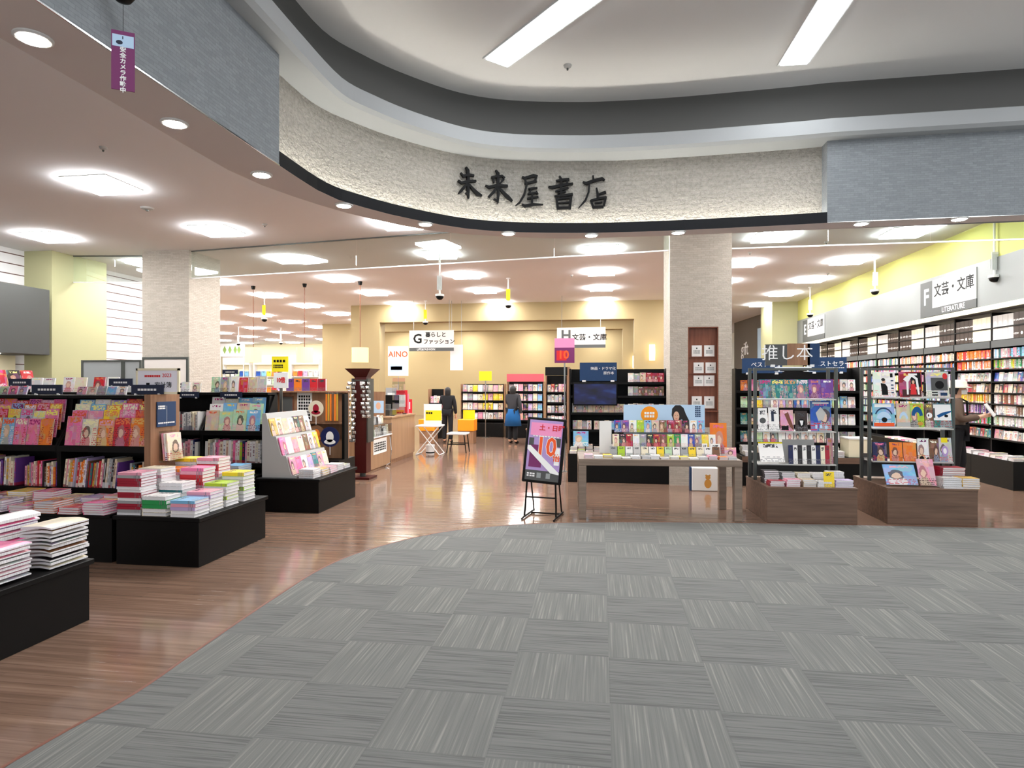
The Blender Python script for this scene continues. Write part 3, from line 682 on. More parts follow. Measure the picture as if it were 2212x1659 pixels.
# right-hand low table of island one, filled with stacks of white books
def low_table(label, x0, x1, y0, y1, h=.42, mat='black', lip=.02, name='display_table'):
    t = thing(name, label, 'table', ((x0+x1)/2, (y0+y1)/2, 0)); a, b = (x1-x0)/2, (y1-y0)/2
    part(t, 'base', mat, (-a, a, -b, b, 0, h-.035), b=.003); part(t, 'top', mat, (-a-lip, a+lip, -b-lip, b+lip, h-.035, h), b=.004); return t
low_table('low black display table under the stacks of white books', -4.135, -3.36, 4.80, 5.85)
U = U_(0, 0)
WS = [  # x, y, n, t, colours, page side
 (-4.03, 4.92, 15, .024, ['white', 'grey', 'crimson', 'crimson', 'grey', 'white', 'crimson', 'crimson', 'white', 'white', 'crimson', 'crimson', 'crimson', 'grey', 'rose']), (-3.785, 4.91, 5, .033, ['cream', 'cream', 'green', 'green', 'white']), (-3.51, 4.90, 5, .028, ['white', 'white', 'lilac', 'rose', 'sky blue']),
 (-3.81, 5.15, 8, .03, ['white', 'white', 'pale green', 'teal', 'white', 'teal', 'white', 'white']), (-3.53, 5.14, 6, .028, ['white', 'cream', 'white', 'white', 'lilac', 'rose']),
 (-4.03, 5.17, 12, .03, ['white']*9+['rose', 'white', 'cream']), (-4.03, 5.41, 11, .03, ['white']*9+['rose', 'orange']), (-3.785, 5.40, 11, .03, ['rose', 'white', 'white', 'pink', 'white', 'rose', 'red', 'red', 'red', 'rose', 'pink']), (-3.53, 5.38, 7, .03, ['white', 'white', 'lime', 'cream', 'white', 'white', 'lime']),
 (-4.03, 5.66, 13, .03, ['white']*12+['yellow']), (-3.79, 5.65, 13, .03, ['white', 'white', 'white', 'red', 'red', 'white', 'white', 'rose', 'rose', 'red', 'red', 'white', 'rose']), (-3.52, 5.64, 8, .034, ['white', 'white', 'pale green', 'lime', 'white', 'cream', 'pale green', 'yellow'])]
for i, (x, y, n, tt, cc) in enumerate(WS):
    rows = ['front']*3+['second-row']*3+['third-row']*3+['back']*3; rows = rows[i]; cl = ['rack-side', 'middle', 'aisle-side'][0 if x < -4 else 1 if x < -3.7 else 2]
    pile(U, x, y, .42, n, .225, .20, tt, cc, f'the {rows} {cl} stack, low black table', 'stacked_book', 'book', 'books stacked on the low black table', 'plain', True, .004, spf=True)
# nearest low black table with floppy magazine stacks
low_table('low black display table nearest the camera, with floppy magazine stacks', -4.6, -3.33, 2.1, 3.64, .40)
def floppy(U, x, y, z, n, w, h, t, cols, where, sag=.012, rz=0):
    zz = z
    for i in range(n):
        m = MB(); k = 6; r = random.Random(int(x*100)+i*7); ph = x*40; tt = t*r.uniform(.85, 1.15); top = []; bot = []
        for a in range(k+1):
            for b in range(k+1):
                u, v = a/k-.5, b/k-.5; dz = sag*.35*(1+sin(u*5+ph))+sag*.5*(1-(abs(u)*2)**2)
                top.append((u*w, v*h, dz+tt*(.5+.45*(u+.5) if i % 2 else .95-.45*(u+.5)))); bot.append((u*w, v*h, dz))
        p = m.add(top); q = m.add(bot)
        for a in range(k):
            for b in range(k):
                c0 = a*(k+1)+b; m.face((p+c0, p+c0+k+1, p+c0+k+2, p+c0+1), 0); m.face((q+c0, q+c0+1, q+c0+k+2, q+c0+k+1), 0)
        rim = [a*(k+1) for a in range(k+1)]+[k*(k+1)+b for b in range(1, k+1)]+[a*(k+1)+k for a in range(k-1, -1, -1)]+[b for b in range(k-1, 0, -1)]
        for e0, e1 in zip(rim, rim[1:]+rim[:1]): m.face((p+e0, p+e1, q+e1, q+e0), 1)
        o = m.build('floppy_magazine', ['floppy_cover', 'page_edges']); o.matrix_world = U @ T_((x+r.uniform(-.008, .008), y+r.uniform(-.008, .008), zz)) @ Rz(rz+r.uniform(-.03, .03))
        c = cols[i % len(cols)]; o.color = (*PAL[c], 1); kk = 'topmost' if i == n-1 else 'lowest' if i == 0 else nth(n-1-i)+' from the top'
        tag(o, f'floppy {c} magazine, {kk} of {where}', 'magazine', 'floppy magazines on the nearest black table'); zz += tt+.0065
    return zz
t = NT('floppy_cover'); oi = t.n('ShaderNodeObjectInfo'); o = t.xyz('Object'); nz = t.noise(t.comb(o[0], o[1]), 14, 3, w=t.math('MULTIPLY', oi.outputs['Random'], 50))
t.base(t.mix(.5, oi.outputs['Color'], nz.outputs['Color'], 'OVERLAY')); t.rough(.25, .4)
floppy(U, -3.45, 3.50, .403, 11, .215, .28, .018, ['cream', 'grey', 'black', 'white', 'brown'], 'the neat stack at the aisle corner')
floppy(U, -3.47, 3.10, .403, 9, .215, .29, .017, ['grey', 'rose', 'white', 'pink', 'silver'], 'the slumped stack nearest the camera', .02)
floppy(U, -3.74, 3.42, .403, 12, .22, .29, .02, ['rose', 'lilac', 'pink', 'white'], 'the pink stack behind the slumped one', .02)
floppy(U, -3.72, 2.78, .403, 9, .22, .29, .018, ['grey', 'white', 'silver'], 'the stack by the photo edge', .02)
# ---------------------------------------------------------------- second gondola behind
R2 = 7.25
for b in range(2):
    U = U_(RX-.85*(b+1), R2); bay = ['the second-aisle rack', 'the half-hidden rack'][b]
    gondola(U, .85, nt=3, sy=.062, sz=.085, steps=b == 0, label=['black rack of white books in the second aisle, beside the photo stand', 'black rack in the second aisle, partly behind the wooden end'][b], wood=False)
    if b == 0:
        tiers(U, .05, .8, 4, 3, bay, ['white', 'cream', 'rose', 'sky blue', 'beige', 'white', 'pale green', 'brown'], 'photo', 'cookery_magazine', 'magazines on the second-aisle rack', .26, .956, (.062, .085))
    else:
        spine_row(U, .1, .80, .03, .956, f'on the middle board of {bay}', 'slim_book', 'book', 'slim books on the partly hidden rack', ['white', 'cream', 'grey', 'white', 'white', 'black'], (.2, .24), (.014, .03), .16)
    spine_row(U, .03, .82, .03, .55, f'along the low shelf of {bay}', 'guide_book', 'book', f'upright books on the low shelf of {bay}', ['white', 'rose', 'cream', 'pink', 'white', 'navy', 'white', 'lime', 'rose', 'grey', 'white'], (.24, .29), (.018, .045), .2, .03)
    face_row(U, [.08+.13*i for i in range(6)] if b == 0 else [.2, .34, .5, .66], .18, 1.44, f'on the top board of {bay}', 'show_book', 'book', f'books on top of {bay}', ['pale green', 'grey', 'white', 'red', 'beige', 'silver'] if b == 0 else ['white', 'rose', 'white', 'cream'], .12, .2 if b == 0 else .13, .02, .12, 'photo')
    header(U, .35 if b == 0 else .6, .105, 1.375, .3, .075, f'navy header sign clipped on the front of {bay}'); header(U, .2 if b == 0 else .3, .32, 1.68 if b == 0 else 1.5, .22, .06, f'narrow navy sign standing above {bay}', pole=.238 if b == 0 else .058)
    for i in range(3): pile(U, .15+.27*i, -.3, .4215, 6+i % 2, .22, .28, .025, [SOFT[(i*2+b) % len(SOFT)]], f'{nth(i)} counter pile of {bay}', 'flat_book', 'book', f'books lying on the counter of {bay}', 'plain', jit=.002)
# ---------------------------------------------------------------- photo stand (sloping stand facing the aisle)
low_table('low black display table of the sloping photo-book stand', -4.12, -3.35, 7.02, 8.14, .41)
t = thing('sloping_stand', 'grey sloping stand covered with idol photo books', 'stand', (-4.10, 7.06, .41))
SX, SZ = (.44, .31, .18), (.03, .265, .50); pr = [(0, 0), (.44, 0)]
for k in range(3): pr += [(SX[k], SZ[k]), (SX[k]-.06, SZ[k])]
pr += [(.05, .78), (0, .78)]
m = MB(); m.prism(pr, 1, 0, 1.05); m.build('body', 'grey_panel', t)
for k in range(3): part(t, 'ledge', 'acrylic', (SX[k]-.003, SX[k], 0.01, 1.04, SZ[k]+.001, SZ[k]+.025))
for k in range(3):
    for i in range(7):
        c = [['rose', 'pink', 'white', 'lilac', 'teal', 'rose', 'cream'], ['pink', 'white', 'rose', 'cream', 'brown', 'white', 'yellow'], ['gold', 'cream', 'beige', 'white', 'black', 'brown', 'white']][k][i]
        hh = .215*rnd.uniform(.92, 1.05)
        book(face_out(U_(-4.10, 7.06) @ Rz(pi/2), .08+.146*i, -(SX[k]-.042), .412+SZ[k], .142, .012, hh, .27), .142, .012, hh, c, 'photo', 'photo_book', f'{c} photo book, {nth(i)} along the {["lowest", "middle", "top"][k]} ledge of the sloping stand', 'book', 'photo books on the sloping stand')
U = U_(0, 0)
for i, (x, y, n, c, r) in enumerate([(-3.53, 7.16, 4, 'white', .1), (-3.52, 7.385, 3, 'gold', 0), (-3.52, 7.61, 3, 'rose', 0), (-3.52, 7.835, 3, 'white', 0), (-3.52, 8.05, 2, 'grey', .1)]):
    pile(U, x, y, .41, n, .19, .20, .026, [c], f'the {nth(i)} pile below the sloping stand', 'photo_volume', 'book', 'books lying below the sloping stand', 'photo', True)
# ================================================================ right-hand side of the shop
# front table with square legs
A, B = onz(1250, 1121, 0), onz(1600, 1124.5, 0); TR = math.atan2(B.y-A.y, B.x-A.x)*.6; TW = (B-A).length; TH, TD = .69, .78
UT = T_((A.x, A.y, 0)) @ Rz(TR)
t = thing('display_table', 'long wooden table with square legs at the carpet edge', 'table'); t.matrix_world = UT
part(t, 'top', 'table_wood', (0, TW, 0, TD, TH-.075, TH), b=.004)
for x in (0, TW-.09):
    for y in (.0, TD-.09): part(t, 'leg', 'table_wood', (x+.002, x+.088, y+.002, y+.088, 0.001, TH-.0755), b=.003)
# clear book risers and goods on the table
def acrylic_stand(U, x, y, z, w, d, h, label):
    t = thing('acrylic_riser', label, 'stand'); t.matrix_world = U @ T_((x, y, z))
    part(t, 'shelf_plate', 'acrylic', (-w/2, w/2, 0, d, h-.006, h)); part(t, 'front_plate', 'acrylic', (-w/2, w/2, 0, .005, 0.001, h-.006)); part(t, 'back_plate', 'acrylic', (-w/2, w/2, d-.005, d, 0.001, h-.006)); return t
TC = ['cream', 'black', 'crimson', 'white', 'grey', 'black', 'crimson', 'brown', 'lime', 'green', 'white', 'blue', 'grey', 'yellow', 'white', 'silver']
for i in range(16):
    c = TC[i]; w = .082; x = .46+.082*i
    if x > 1.62: break
    book(face_out(UT, x, .46, TH+.10, w, .012, .15, .18), w*.97, .012, .15, c, 'photo', 'gift_book', f'{c} pocket book standing on the long table, {nth(i)} of its front row', 'book', 'pocket books standing on the long table')
acrylic_stand(UT, 1.07, .42, TH, 1.32, .1, .10, 'clear riser under the front row of pocket books on the long table')
TC2 = ['blue', 'purple', 'white', 'lime', 'sky blue', 'beige', 'brown', 'crimson', 'crimson', 'dark brown', 'white', 'sky blue']
for i in range(12):
    c = TC2[i]; x = .50+.092*i
    book(face_out(UT, x, .64, TH+.26, .09, .012, .15, .15), .088, .012, .15, c, 'photo', 'gift_book', f'{c} pocket book on the raised back row of the long table, {nth(i)} along', 'book', 'pocket books on the raised back row')
acrylic_stand(UT, 1.03, .60, TH, 1.15, .1, .26, 'taller clear riser under the back row of pocket books on the long table')
for i in range(16):
    x = .12+.108*i; n = [3, 2, 3, 2, 1, 2, 2, 3, 1, 2, 2, 1, 2, 3, 2, 2][i]; c = ['rose', 'white', 'yellow', 'cream', 'silver', 'white', 'grey', 'white', 'silver', 'cream', 'yellow', 'white', 'silver', 'rose', 'orange', 'grey'][i]
    pile(UT, x, .11, TH, n, .098, .14, .014, [c], f'the {nth(i)} low pile, long table front', 'pocket_book', 'pocket book', 'low piles along the front of the long table', 'plain')
    if i > 3 and i % 2 == 0: 
        t = thing('price_block', f'small clear price block on the long table, {nth((i-4)//2)} along the front', 'price block'); t.matrix_world = UT @ T_((x+.05, .21, TH)); part(t, 'block', 'acrylic', (-.035, .035, 0, .02, 0.001, .05)); part(t, 'card', 'paper', (-.03, .03, .0205, .022, 0.001, .045))
for i in range(14):
    x = .42+.092*i; c = ['grey', 'lime', 'white', 'silver', 'cream', 'white', 'yellow', 'pale green', 'white', 'grey', 'yellow', 'cream', 'white', 'brown'][i]
    book(face_out(UT, x, .30, TH, .085, .012, .115, .22), .083, .012, .115, c, 'plain', 'card_pack', f'{c} small pack leaning at the foot of the riser, {nth(i)} along', 'pack', 'small packs leaning below the riser')
# poster board at the back of the table: portrait of a woman with a yellow badge
t = thing('poster_board', 'pale blue poster board with black-haired woman and orange badge', 'poster'); t.matrix_world = UT @ T_((.60, .745, TH))
part(t, 'board', 'pale_blue', (-.02, .98, 0, .012, 0.001, .60)); 
m = MB(); m.lathe([(.105, 0), (.105, .003)], seg=28); o = m.build('badge', 'orange', t); o.matrix_world = t.matrix_world @ T_((.30, -.001, .475)) @ Rx(pi/2); 
text('■■■■', .028, 'white_ink', t, (.30, -.006, .50), ext=.0005) if False else dashes(t, 'white_ink', .235, .365, -.0045, .44, .52, 4, 2, 8)
m = MB(); P_ = lambda pts, y: m.prism(pts, 1, y, y+.0012)
E_ = lambda cx, cz, a, b, n=20: [(cx+a*cos(2*pi*i/n), cz+b*sin(2*pi*i/n)) for i in range(n)]
hairp = [(.60, .40), (.575, .47), (.58, .55), (.62, .595), (.68, .595), (.72, .56), (.75, .48), (.79, .40), (.74, .37), (.70, .42), (.66, .40), (.62, .37)]
m.prism(hairp, 1, -.003, 0); m.build('hair', 'hair', t)
m = MB(); m.prism(E_(.632, .455, .036, .062), 1, -.005, -.003); m.prism([(.63, .41), (.69, .41), (.72, .34), (.62, .34)], 1, -.004, -.003); m.build('face', 'skin', t)
m = MB(); m.prism([(.60, .33), (.70, .39), (.80, .36), (.86, .24), (.58, .24)], 1, -.006, -.004); m.build('blouse', 'pink', t)
m = MB(); m.prism(E_(.618, .468, .007, .003, 8), 1, -.0065, -.005); m.prism(E_(.647, .468, .007, .003, 8), 1, -.0065, -.005); m.build('eye', 'ink', t); m = MB(); m.prism(E_(.632, .425, .012, .004, 8), 1, -.0065, -.005); m.build('mouth', 'red_ink', t)
dashes(t, 'blue_navy', .86, .93, -.001, .45, .59, 3, 6, 9)
t = thing('white_stand_card', 'tall blank white card standing at the left end of the long table', 'card'); t.matrix_world = UT @ T_((.32, .62, TH)); part(t, 'card', 'paper', (-.05, .10, 0, .01, 0.001, .40)); part(t, 'foot', 'paper', (-.05, .1, .011, .06, 0.001, .004))
book(face_out(UT, 1.72, .62, TH, .2, .012, .38, .08), .2, .012, .38, 'orange', 'photo', 'show_card', 'orange and green display card at the right end of the long table', 'card')
book(face_out(UT, 1.50, .36, TH, .06, .012, .15, .2), .06, .012, .15, 'white', 'plain', 'note_card', 'narrow white note card near the right end of the long table', 'card'); book(face_out(UT, 1.62, .34, TH, .11, .012, .15, .2), .11, .012, .15, 'white', 'plain', 'note_card', 'wide white note card near the right end of the long table', 'card')
book(face_out(UT, 1.76, .22, TH, .13, .012, .12, .2), .13, .012, .12, 'rose', 'photo', 'note_card', 'photo card with a dark figure at the right corner of the long table', 'card')
# white paper bag with a bear, leaning at the pillar foot
t = thing('paper_bag', 'white paper bag with a plush bear picture, standing under the long table', 'bag', (ony(1521, 1000, 9.35).x, 9.35, 0), 0)
part(t, 'bag_body', 'paper', (-.185, .185, -.08, .08, .001, .34), b=.01); part(t, 'side', 'blue_navy', (-.205, -.1855, -.07, .07, .001, .34))
m = MB(); m.prism(E_(.04, .11, .05, .065), 1, -.084, -.081); m.prism(E_(.04, .20, .035, .035), 1, -.084, -.081); m.prism(E_(.015, .23, .013, .013, 10), 1, -.084, -.081); m.prism(E_(.065, .23, .013, .013, 10), 1, -.084, -.081); m.build('bear_picture', 'plush', t)
# niche in the pillar: back, bands and eight white cards
t = thing('niche_board', 'brown niche in the stone pillar with four rows of card holders', 'niche', ((NI[0]+NI[1])/2, PY+d_-.004, 0)); hw = (NI[1]-NI[0])/2-.002
part(t, 'back', 'niche_wood', (-hw, hw, -.012, .0, NI[2]-.25+.002, NI[3]-.002)); part(t, 'jamb', 'niche_wood', (-hw, -hw+.012, -.084, -.013, NI[2]-.248, NI[3]-.002)); part(t, 'jamb', 'niche_wood', (hw-.012, hw, -.084, -.013, NI[2]-.248, NI[3]-.002)); part(t, 'head', 'niche_wood', (-hw+.0125, hw-.0125, -.084, -.013, NI[3]-.014, NI[3]-.002)); part(t, 'bottom_ledge', 'niche_wood', (-hw, hw, -.09, -.013, NI[2]-.01, NI[2]+.008))
CY = [(746, 770), (783, 806), (811, 834), (856, 882)]
for r, (ya, yb) in enumerate(CY):
    za, zb = ony(1519, yb, PY+.07).z, ony(1519, ya, PY+.07).z
    part(t, 'card_ledge', 'niche_wood', (-hw+.02, hw-.02, -.032, -.0125, za-.012, za-.001))
    for s, xa in ((0, 1495 + (4 if r in (1, 2) else 0)), (1, 1522+(3 if r == 1 else 0))):
        c = thing('white_card', f'white printed card, {"left" if s == 0 else "right"} of the {["top", "second", "third", "lowest"][r]} pair in the pillar niche', 'card', (ony(xa+10, 0, PY+.07).x, PY+d_-.0175, za), 0, 'white cards in the pillar niche')
        part(c, 'card', 'paper', (-.075, .075, -.008, 0, 0, zb-za)); h = zb-za; dashes(c, 'ink', -.012, .012, -.0081, h*.68, h*.84, 1, 1, r); dashes(c, 'partition_grey', -.05, .05, -.0081, h*.25, h*.6, 6, 4, r+s)
# ---------------------------------------------------------------- steel-framed stands on wooden plinths
def plinth(label, a, b, dep, h):
    a, b = onz(*a, 0), onz(*b, 0); rz = math.atan2(b.y-a.y, b.x-a.x)*.5; L = (b-a).length; t = thing('wooden_plinth', label, 'plinth'); U = T_((a.x, a.y, 0)) @ Rz(rz); t.matrix_world = U
    part(t, 'body', 'walnut', (0, L, 0, dep, 0.001, h-.02), b=.002); part(t, 'top', 'walnut', (-.004, L+.004, -.004, dep+.004, h-.02, h), b=.002); return U, L
def frame(U, L, y, z0, z1, label, shelves):
    t = thing('shelf_frame', label, 'shelf'); t.matrix_world = U; dp = .26
    for x in (.0, L-.035):
        for yy in (y, y+dp-.035): part(t, 'post', 'dull_metal', (x, x+.035, yy, yy+.035, z0, z1), b=.003)
    for yy in (y+.005, y+dp-.03): part(t, 'top_rail', 'dull_metal', (.035, L-.035, yy, yy+.022, z1-.03, z1-.004))
    for z in shelves: part(t, 'glass_shelf', 'acrylic', (.002, L-.002, y-.045, y+dp-.04, z-.016, z)) if 0 else part(t, 'glass_shelf', 'grey_panel', (.036, L-.036, y-.04, y+dp-.04, z-.014, z)); part(t, 'rail', 'steel', (.036, L-.036, y+dp-.036, y+dp-.02, z-.02, z+.012))
    part(t, 'back_board', 'charcoal', (.036, L-.036, y+dp-.02, y+dp-.014, z0+.02, z0+.30)); return t
UA, LA = plinth('wooden plinth under the steel stand beside the long table', (1657, 1129), (1848, 1131), .84, .40)
SA = [.58+.42-.02, .0]
zA = [ony(1715, y, 7.75).z for y in (861, 931, 1003)]
frame(UA, LA, .50, .401, 1.745, 'steel shelf frame nearer the long table, with green-blue paperbacks on top', [.60, zA[1]-.005, zA[0]-.005])
for i in range(6):
    c = ['teal', 'teal', 'teal', 'teal', 'purple', 'purple'][i]; book(face_out(UA, .13+.142*i, .48, zA[0]-.005, .138, .02, .235 if i < 4 else .235, .12), .138, .02, .225, c, 'photo' if i > 3 else 'mag', 'novel', f'{c} novel on the top shelf of the nearer steel frame, {nth(i)} along', 'book', 'novels on the top shelf of the nearer steel frame')
for i, (x, w, h, c, st) in enumerate([(.10, .11, .27, 'white', 'plain'), (.23, .12, .28, 'white', 'plain'), (.38, .15, .25, 'rose', 'photo'), (.545, .14, .24, 'dark brown', 'plain'), (.77, .24, .36, 'blue', 'photo')]):
    book(face_out(UA, x, .48, zA[1]-.005, w, .02, h, .12), w*.97, .02, h, c, st, 'display_book', f'{c} display book, {nth(i)} along the middle shelf of the nearer steel frame', 'book', 'books on the middle shelf of the nearer frame')
t = thing('blank_panel', 'grey blank panel standing on the low shelf of the nearer steel frame', 'panel'); t.matrix_world = UA @ T_((.53, .60, .6015)); part(t, 'panel', 'grey_panel', (-.17, .2, 0, .01, 0.0, .28))
for i in range(9):
    c = ['navy', 'white', 'black', 'white', 'black', 'white', 'navy', 'cream', 'crimson'][i]; book(face_out(UA, .42+.052*i, .47, .60, .05, .018, .22, .1), .049, .018, .22, c, 'plain', 'diary', f'{c} slim diary on the low shelf of the nearer steel frame, {nth(i)} along', 'diary', 'diaries on the low shelf of the nearer frame')
book(face_out(UA, .20, .44, .62, .28, .01, .25, .45), .28, .01, .25, 'white', 'plain', 'leaning_sign', 'white leaning notice board with yellow edge on the nearer steel frame', 'sign')
part(bpy.data.objects['leaning_sign'], 'edge_strip', 'sale_yellow', (-.5, .5, -.52, .52, .43, .5))
book(face_out(UA, .90, .55, .60, .06, .012, .30, .1), .06, .012, .30, 'rose', 'photo', 'cutout_card', 'tall pink and red figure card on the low shelf of the nearer steel frame', 'card')
for i, (x, y, n, w, h, c) in enumerate([(.13, .34, 7, .17, .13, 'black'), (.32, .34, 6, .15, .13, 'grey'), (.49, .34, 6, .15, .13, 'cream'), (.66, .34, 6, .15, .13, 'white'), (.84, .32, 7, .17, .13, 'white'), (.12, .12, 3, .16, .14, 'crimson'), (.30, .12, 4, .15, .14, 'rose'), (.47, .12, 4, .14, .14, 'beige'), (.63, .12, 3, .15, .14, 'white'), (.84, .12, 4, .19, .14, 'lilac')]):
    pile(UA, x, y-.02, .40, n, w, h, .02, [c], f'the {nth(i)} pile, plinth by the long table', 'diary_pack', 'diary', 'diaries piled on the plinth beside the long table', 'plain')
book(face_out(UA, .68, .028, .40, .11, .012, .17, .12), .11, .012, .17, 'yellow', 'plain', 'price_card', 'white and yellow price card standing on the plinth beside the long table', 'card')
UB, LB = plinth('wooden plinth under the steel stand nearer the wall of books', (1917, 1131.5), (2113, 1137.6), .95, .40)
frame(UB, LB+.03, .50, .401, 1.745, 'steel shelf frame nearer the wall of books, with large magazines', [.64, ony(1950, 924, 7.95).z, ony(1950, 858, 7.95).z])
zB = [ony(1950, 858, 7.95).z, ony(1950, 924, 7.95).z, .64]
for i, (x, c) in enumerate([(.17, 'white'), (.46, 'crimson'), (.75, 'silver')]):
    o = book(face_out(UB, x, .47, zB[0], .26, .016, .30, .12), .24, .016, .30, c, 'photo', 'large_magazine', f'{c} large magazine, {nth(i)} on the top shelf of the frame by the book wall', 'magazine', 'large magazines on the top shelf')
for i, (x, w, c) in enumerate([(.165, .25, 'sky blue'), (.38, .15, 'beige'), (.53, .15, 'lime'), (.66, .09, 'brown'), (.80, .21, 'teal')]):
    book(face_out(UB, x, .47, zB[1], w, .016, .30, .12), w*.97, .016, .28, c, 'photo', 'large_magazine', f'{c} magazine, {nth(i)} along the middle shelf of the frame by the book wall', 'magazine', 'magazines on the middle shelf')
for i, (x, w, c, h) in enumerate([(.12, .16, 'navy', .22), (.30, .14, 'orange', .22), (.45, .14, 'orange', .22), (.60, .13, 'white', .27), (.71, .11, 'brown', .26), (.835, .14, 'silver', .28)]):
    book(face_out(UB, x, .47, zB[2], w, .016, h, .14), w*.97, .016, h, c, 'photo', 'large_magazine', f'{c} magazine, {nth(i)} along the low shelf of the frame by the book wall', 'magazine', 'magazines on the low shelf')
book(face_out(UB, .20, .10, .415, .33, .012, .24, .5), .33, .012, .24, 'sky blue', 'photo', 'leaning_book', 'pale blue picture book leaning on the plinth by the book wall', 'book'); book(face_out(UB, .47, .10, .415, .17, .012, .30, .35), .17, .012, .30, 'rose', 'photo', 'leaning_book', 'pink boxed set with brown toy, leaning on the plinth by the book wall', 'book')
LM = [bpy.data.objects['large_magazine'+('' if i == 0 else f'.{i:03d}')] for i in range(14)]
art(LM[0], [('ink', [(-.12, -.42), (.16, -.42), (.14, -.1), (.05, .02), (-.16, .05)]), ('skin', EL(-.02, .12, .08, .08)), ('hair', EL(-.04, .19, .09, .06)), ('ink', RC(.28, .4, .28, .44)), ('blue_navy', RC(.3, .42, .12, .17)), ('blue_navy', RC(.3, .42, -.05, .0)), ('blue_navy', RC(.31, .42, -.18, -.13)), ('blue_navy', RC(.31, .42, -.35, -.3))])
art(LM[1], [('ink', RC(.0, .46, -.1, .46)), ('maroon', RC(-.4, .46, -.48, -.2)), ('white_ink', [(-.2, -.4), (-.12, -.4), (-.1, .1), (.05, .3), (.22, .2), (.3, -.4), (.38, -.4), (.32, .24), (.1, .4), (-.2, .32), (-.34, .2), (-.2, .1)]), ('red_ink', [(-.04, -.4), (.24, -.4), (.2, .02), (.02, .02)]), ('skin', EL(.11, .1, .06, .09)), ('hair', ARCP(.11, .1, .06, .11, 0, pi)), ('white_ink', RC(-.1, .3, .36, .43))])
art(LM[2], [('charcoal', RC(-.3, .44, -.24, .26)), ('ink', EL(.08, -.02, .2, .16)), ('red_ink', EL(.34, .32, .11, .12)), ('ink', RC(-.28, -.02, -.34, -.29)), ('ink', RC(-.28, -.02, -.44, -.39)), ('blue_navy', RC(.1, .4, -.44, -.32))])
art(LM[3], [('white_ink', RC(-.4, .35, .34, .46)), ('blue_navy', ARCP(0, -.1, .36, .42, .35, pi-.35)), ('pale_blue', ARCP(0, -.2, .12, .34, .2, pi-.2)), ('ink', EL(.02, -.2, .13, .1)), ('orange_ink', RC(-.46, .46, -.48, -.33))])
art(LM[4], [('pale_blue', ARCP(0, -.2, .2, .34, .2, pi-.2)), ('grey_panel', RC(-.5, .5, -.48, -.3))]); art(LM[5], [('sale_yellow', EL(-.1, .3, .2, .1)), ('blue_cloth', ARCP(0, -.05, .18, .42, .1, pi-.1)), ('plush', EL(.2, -.35, .2, .08))])
art(LM[6], [('white_ink', EL(0, .0, .36, .12)), ('ink', EL(-.1, .0, .08, .05))]); art(LM[7], [('white_ink', RC(-.46, .46, -.2, .46)), ('blue_cloth', [(-.2, -.1), (.46, .14), (.46, .2), (0, .12), (-.3, 0)]), ('ink', EL(.2, -.02, .1, .06)), ('charcoal', RC(-.46, -.38, -.1, .3))])
art(LM[11], [('ink', EL(-.2, -.38, .2, .12)), ('ink', EL(.3, -.4, .14, .08))]); art(LM[13], [('sale_yellow', RC(-.3, .2, .3, .5)), ('lilac', EL(-.05, -.05, .26, .22)), ('white_ink', EL(-.05, -.05, .14, .12))])
DB = [bpy.data.objects['display_book'+('' if i == 0 else f'.{i:03d}')] for i in range(5)]
art(DB[0], [('charcoal', EL(0, -.05, .34, .13))]); art(DB[1], [('navy', RC(-.26, -.0, -.1, .34))]); art(DB[2], [('niche_wood', [(-.2, .3), (.1, .4), (.48, -.3), (.48, -.48), (.2, -.3)]), ('ink', RC(-.46, .1, -.46, -.26))]); art(DB[3], [('ink', EL(0, -.1, .3, .2)), ('white_ink', [(-.16, .02), (.16, .02), (.08, -.2), (-.04, -.24)])])
art(DB[4], [('grey_panel', [(-.25, .1), (0, .3), (.24, .1), (.1, -.14), (-.14, -.16)]), ('white_ink', RC(-.4, .4, .4, .45)), ('pale_blue', RC(-.3, -.2, -.42, -.3)), ('pale_blue', RC(-.08, .04, -.4, -.3)), ('pale_blue', RC(.16, .3, -.42, -.32))])
for i, (x, y, n, w, h, c) in enumerate([(.80, .345, 9, .24, .19, 'crimson'), (.68, .12, 5, .2, .18, 'silver'), (.86, .12, 5, .18, .18, 'gold')]):
    pile(UB, x, y, .40, n, w, h, .022, [c], f'the {c} plinth pile by the book wall', 'boxed_magazine', 'magazine', 'magazines piled on the plinth by the book wall', 'plain', True)
for i, (x, y) in enumerate([(.17, .045), (.38, .045), (.50, .04)]): pass
# ---------------------------------------------------------------- generic black bookcase
def bookcase(U, W, H, D, zs, label, name='bookcase', wood=None, base=.0, basez=.0):
    t = thing(name, label, 'bookcase'); t.matrix_world = U
    part(t, 'back_panel', 'black', (0, W, D-.02, D, 0.001, H))
    for x in (0, W-.02): part(t, 'side_panel', wood or 'black', (x, x+.02, 0, D-.0205, 0.001, H))
    for z in zs: part(t, 'shelf', 'black', (.021, W-.021, .005, D-.021, z-.035, z))
    if base: part(t, 'base', 'black', (0, W, -base, -.001, 0.001, basez), b=.003)
    return t
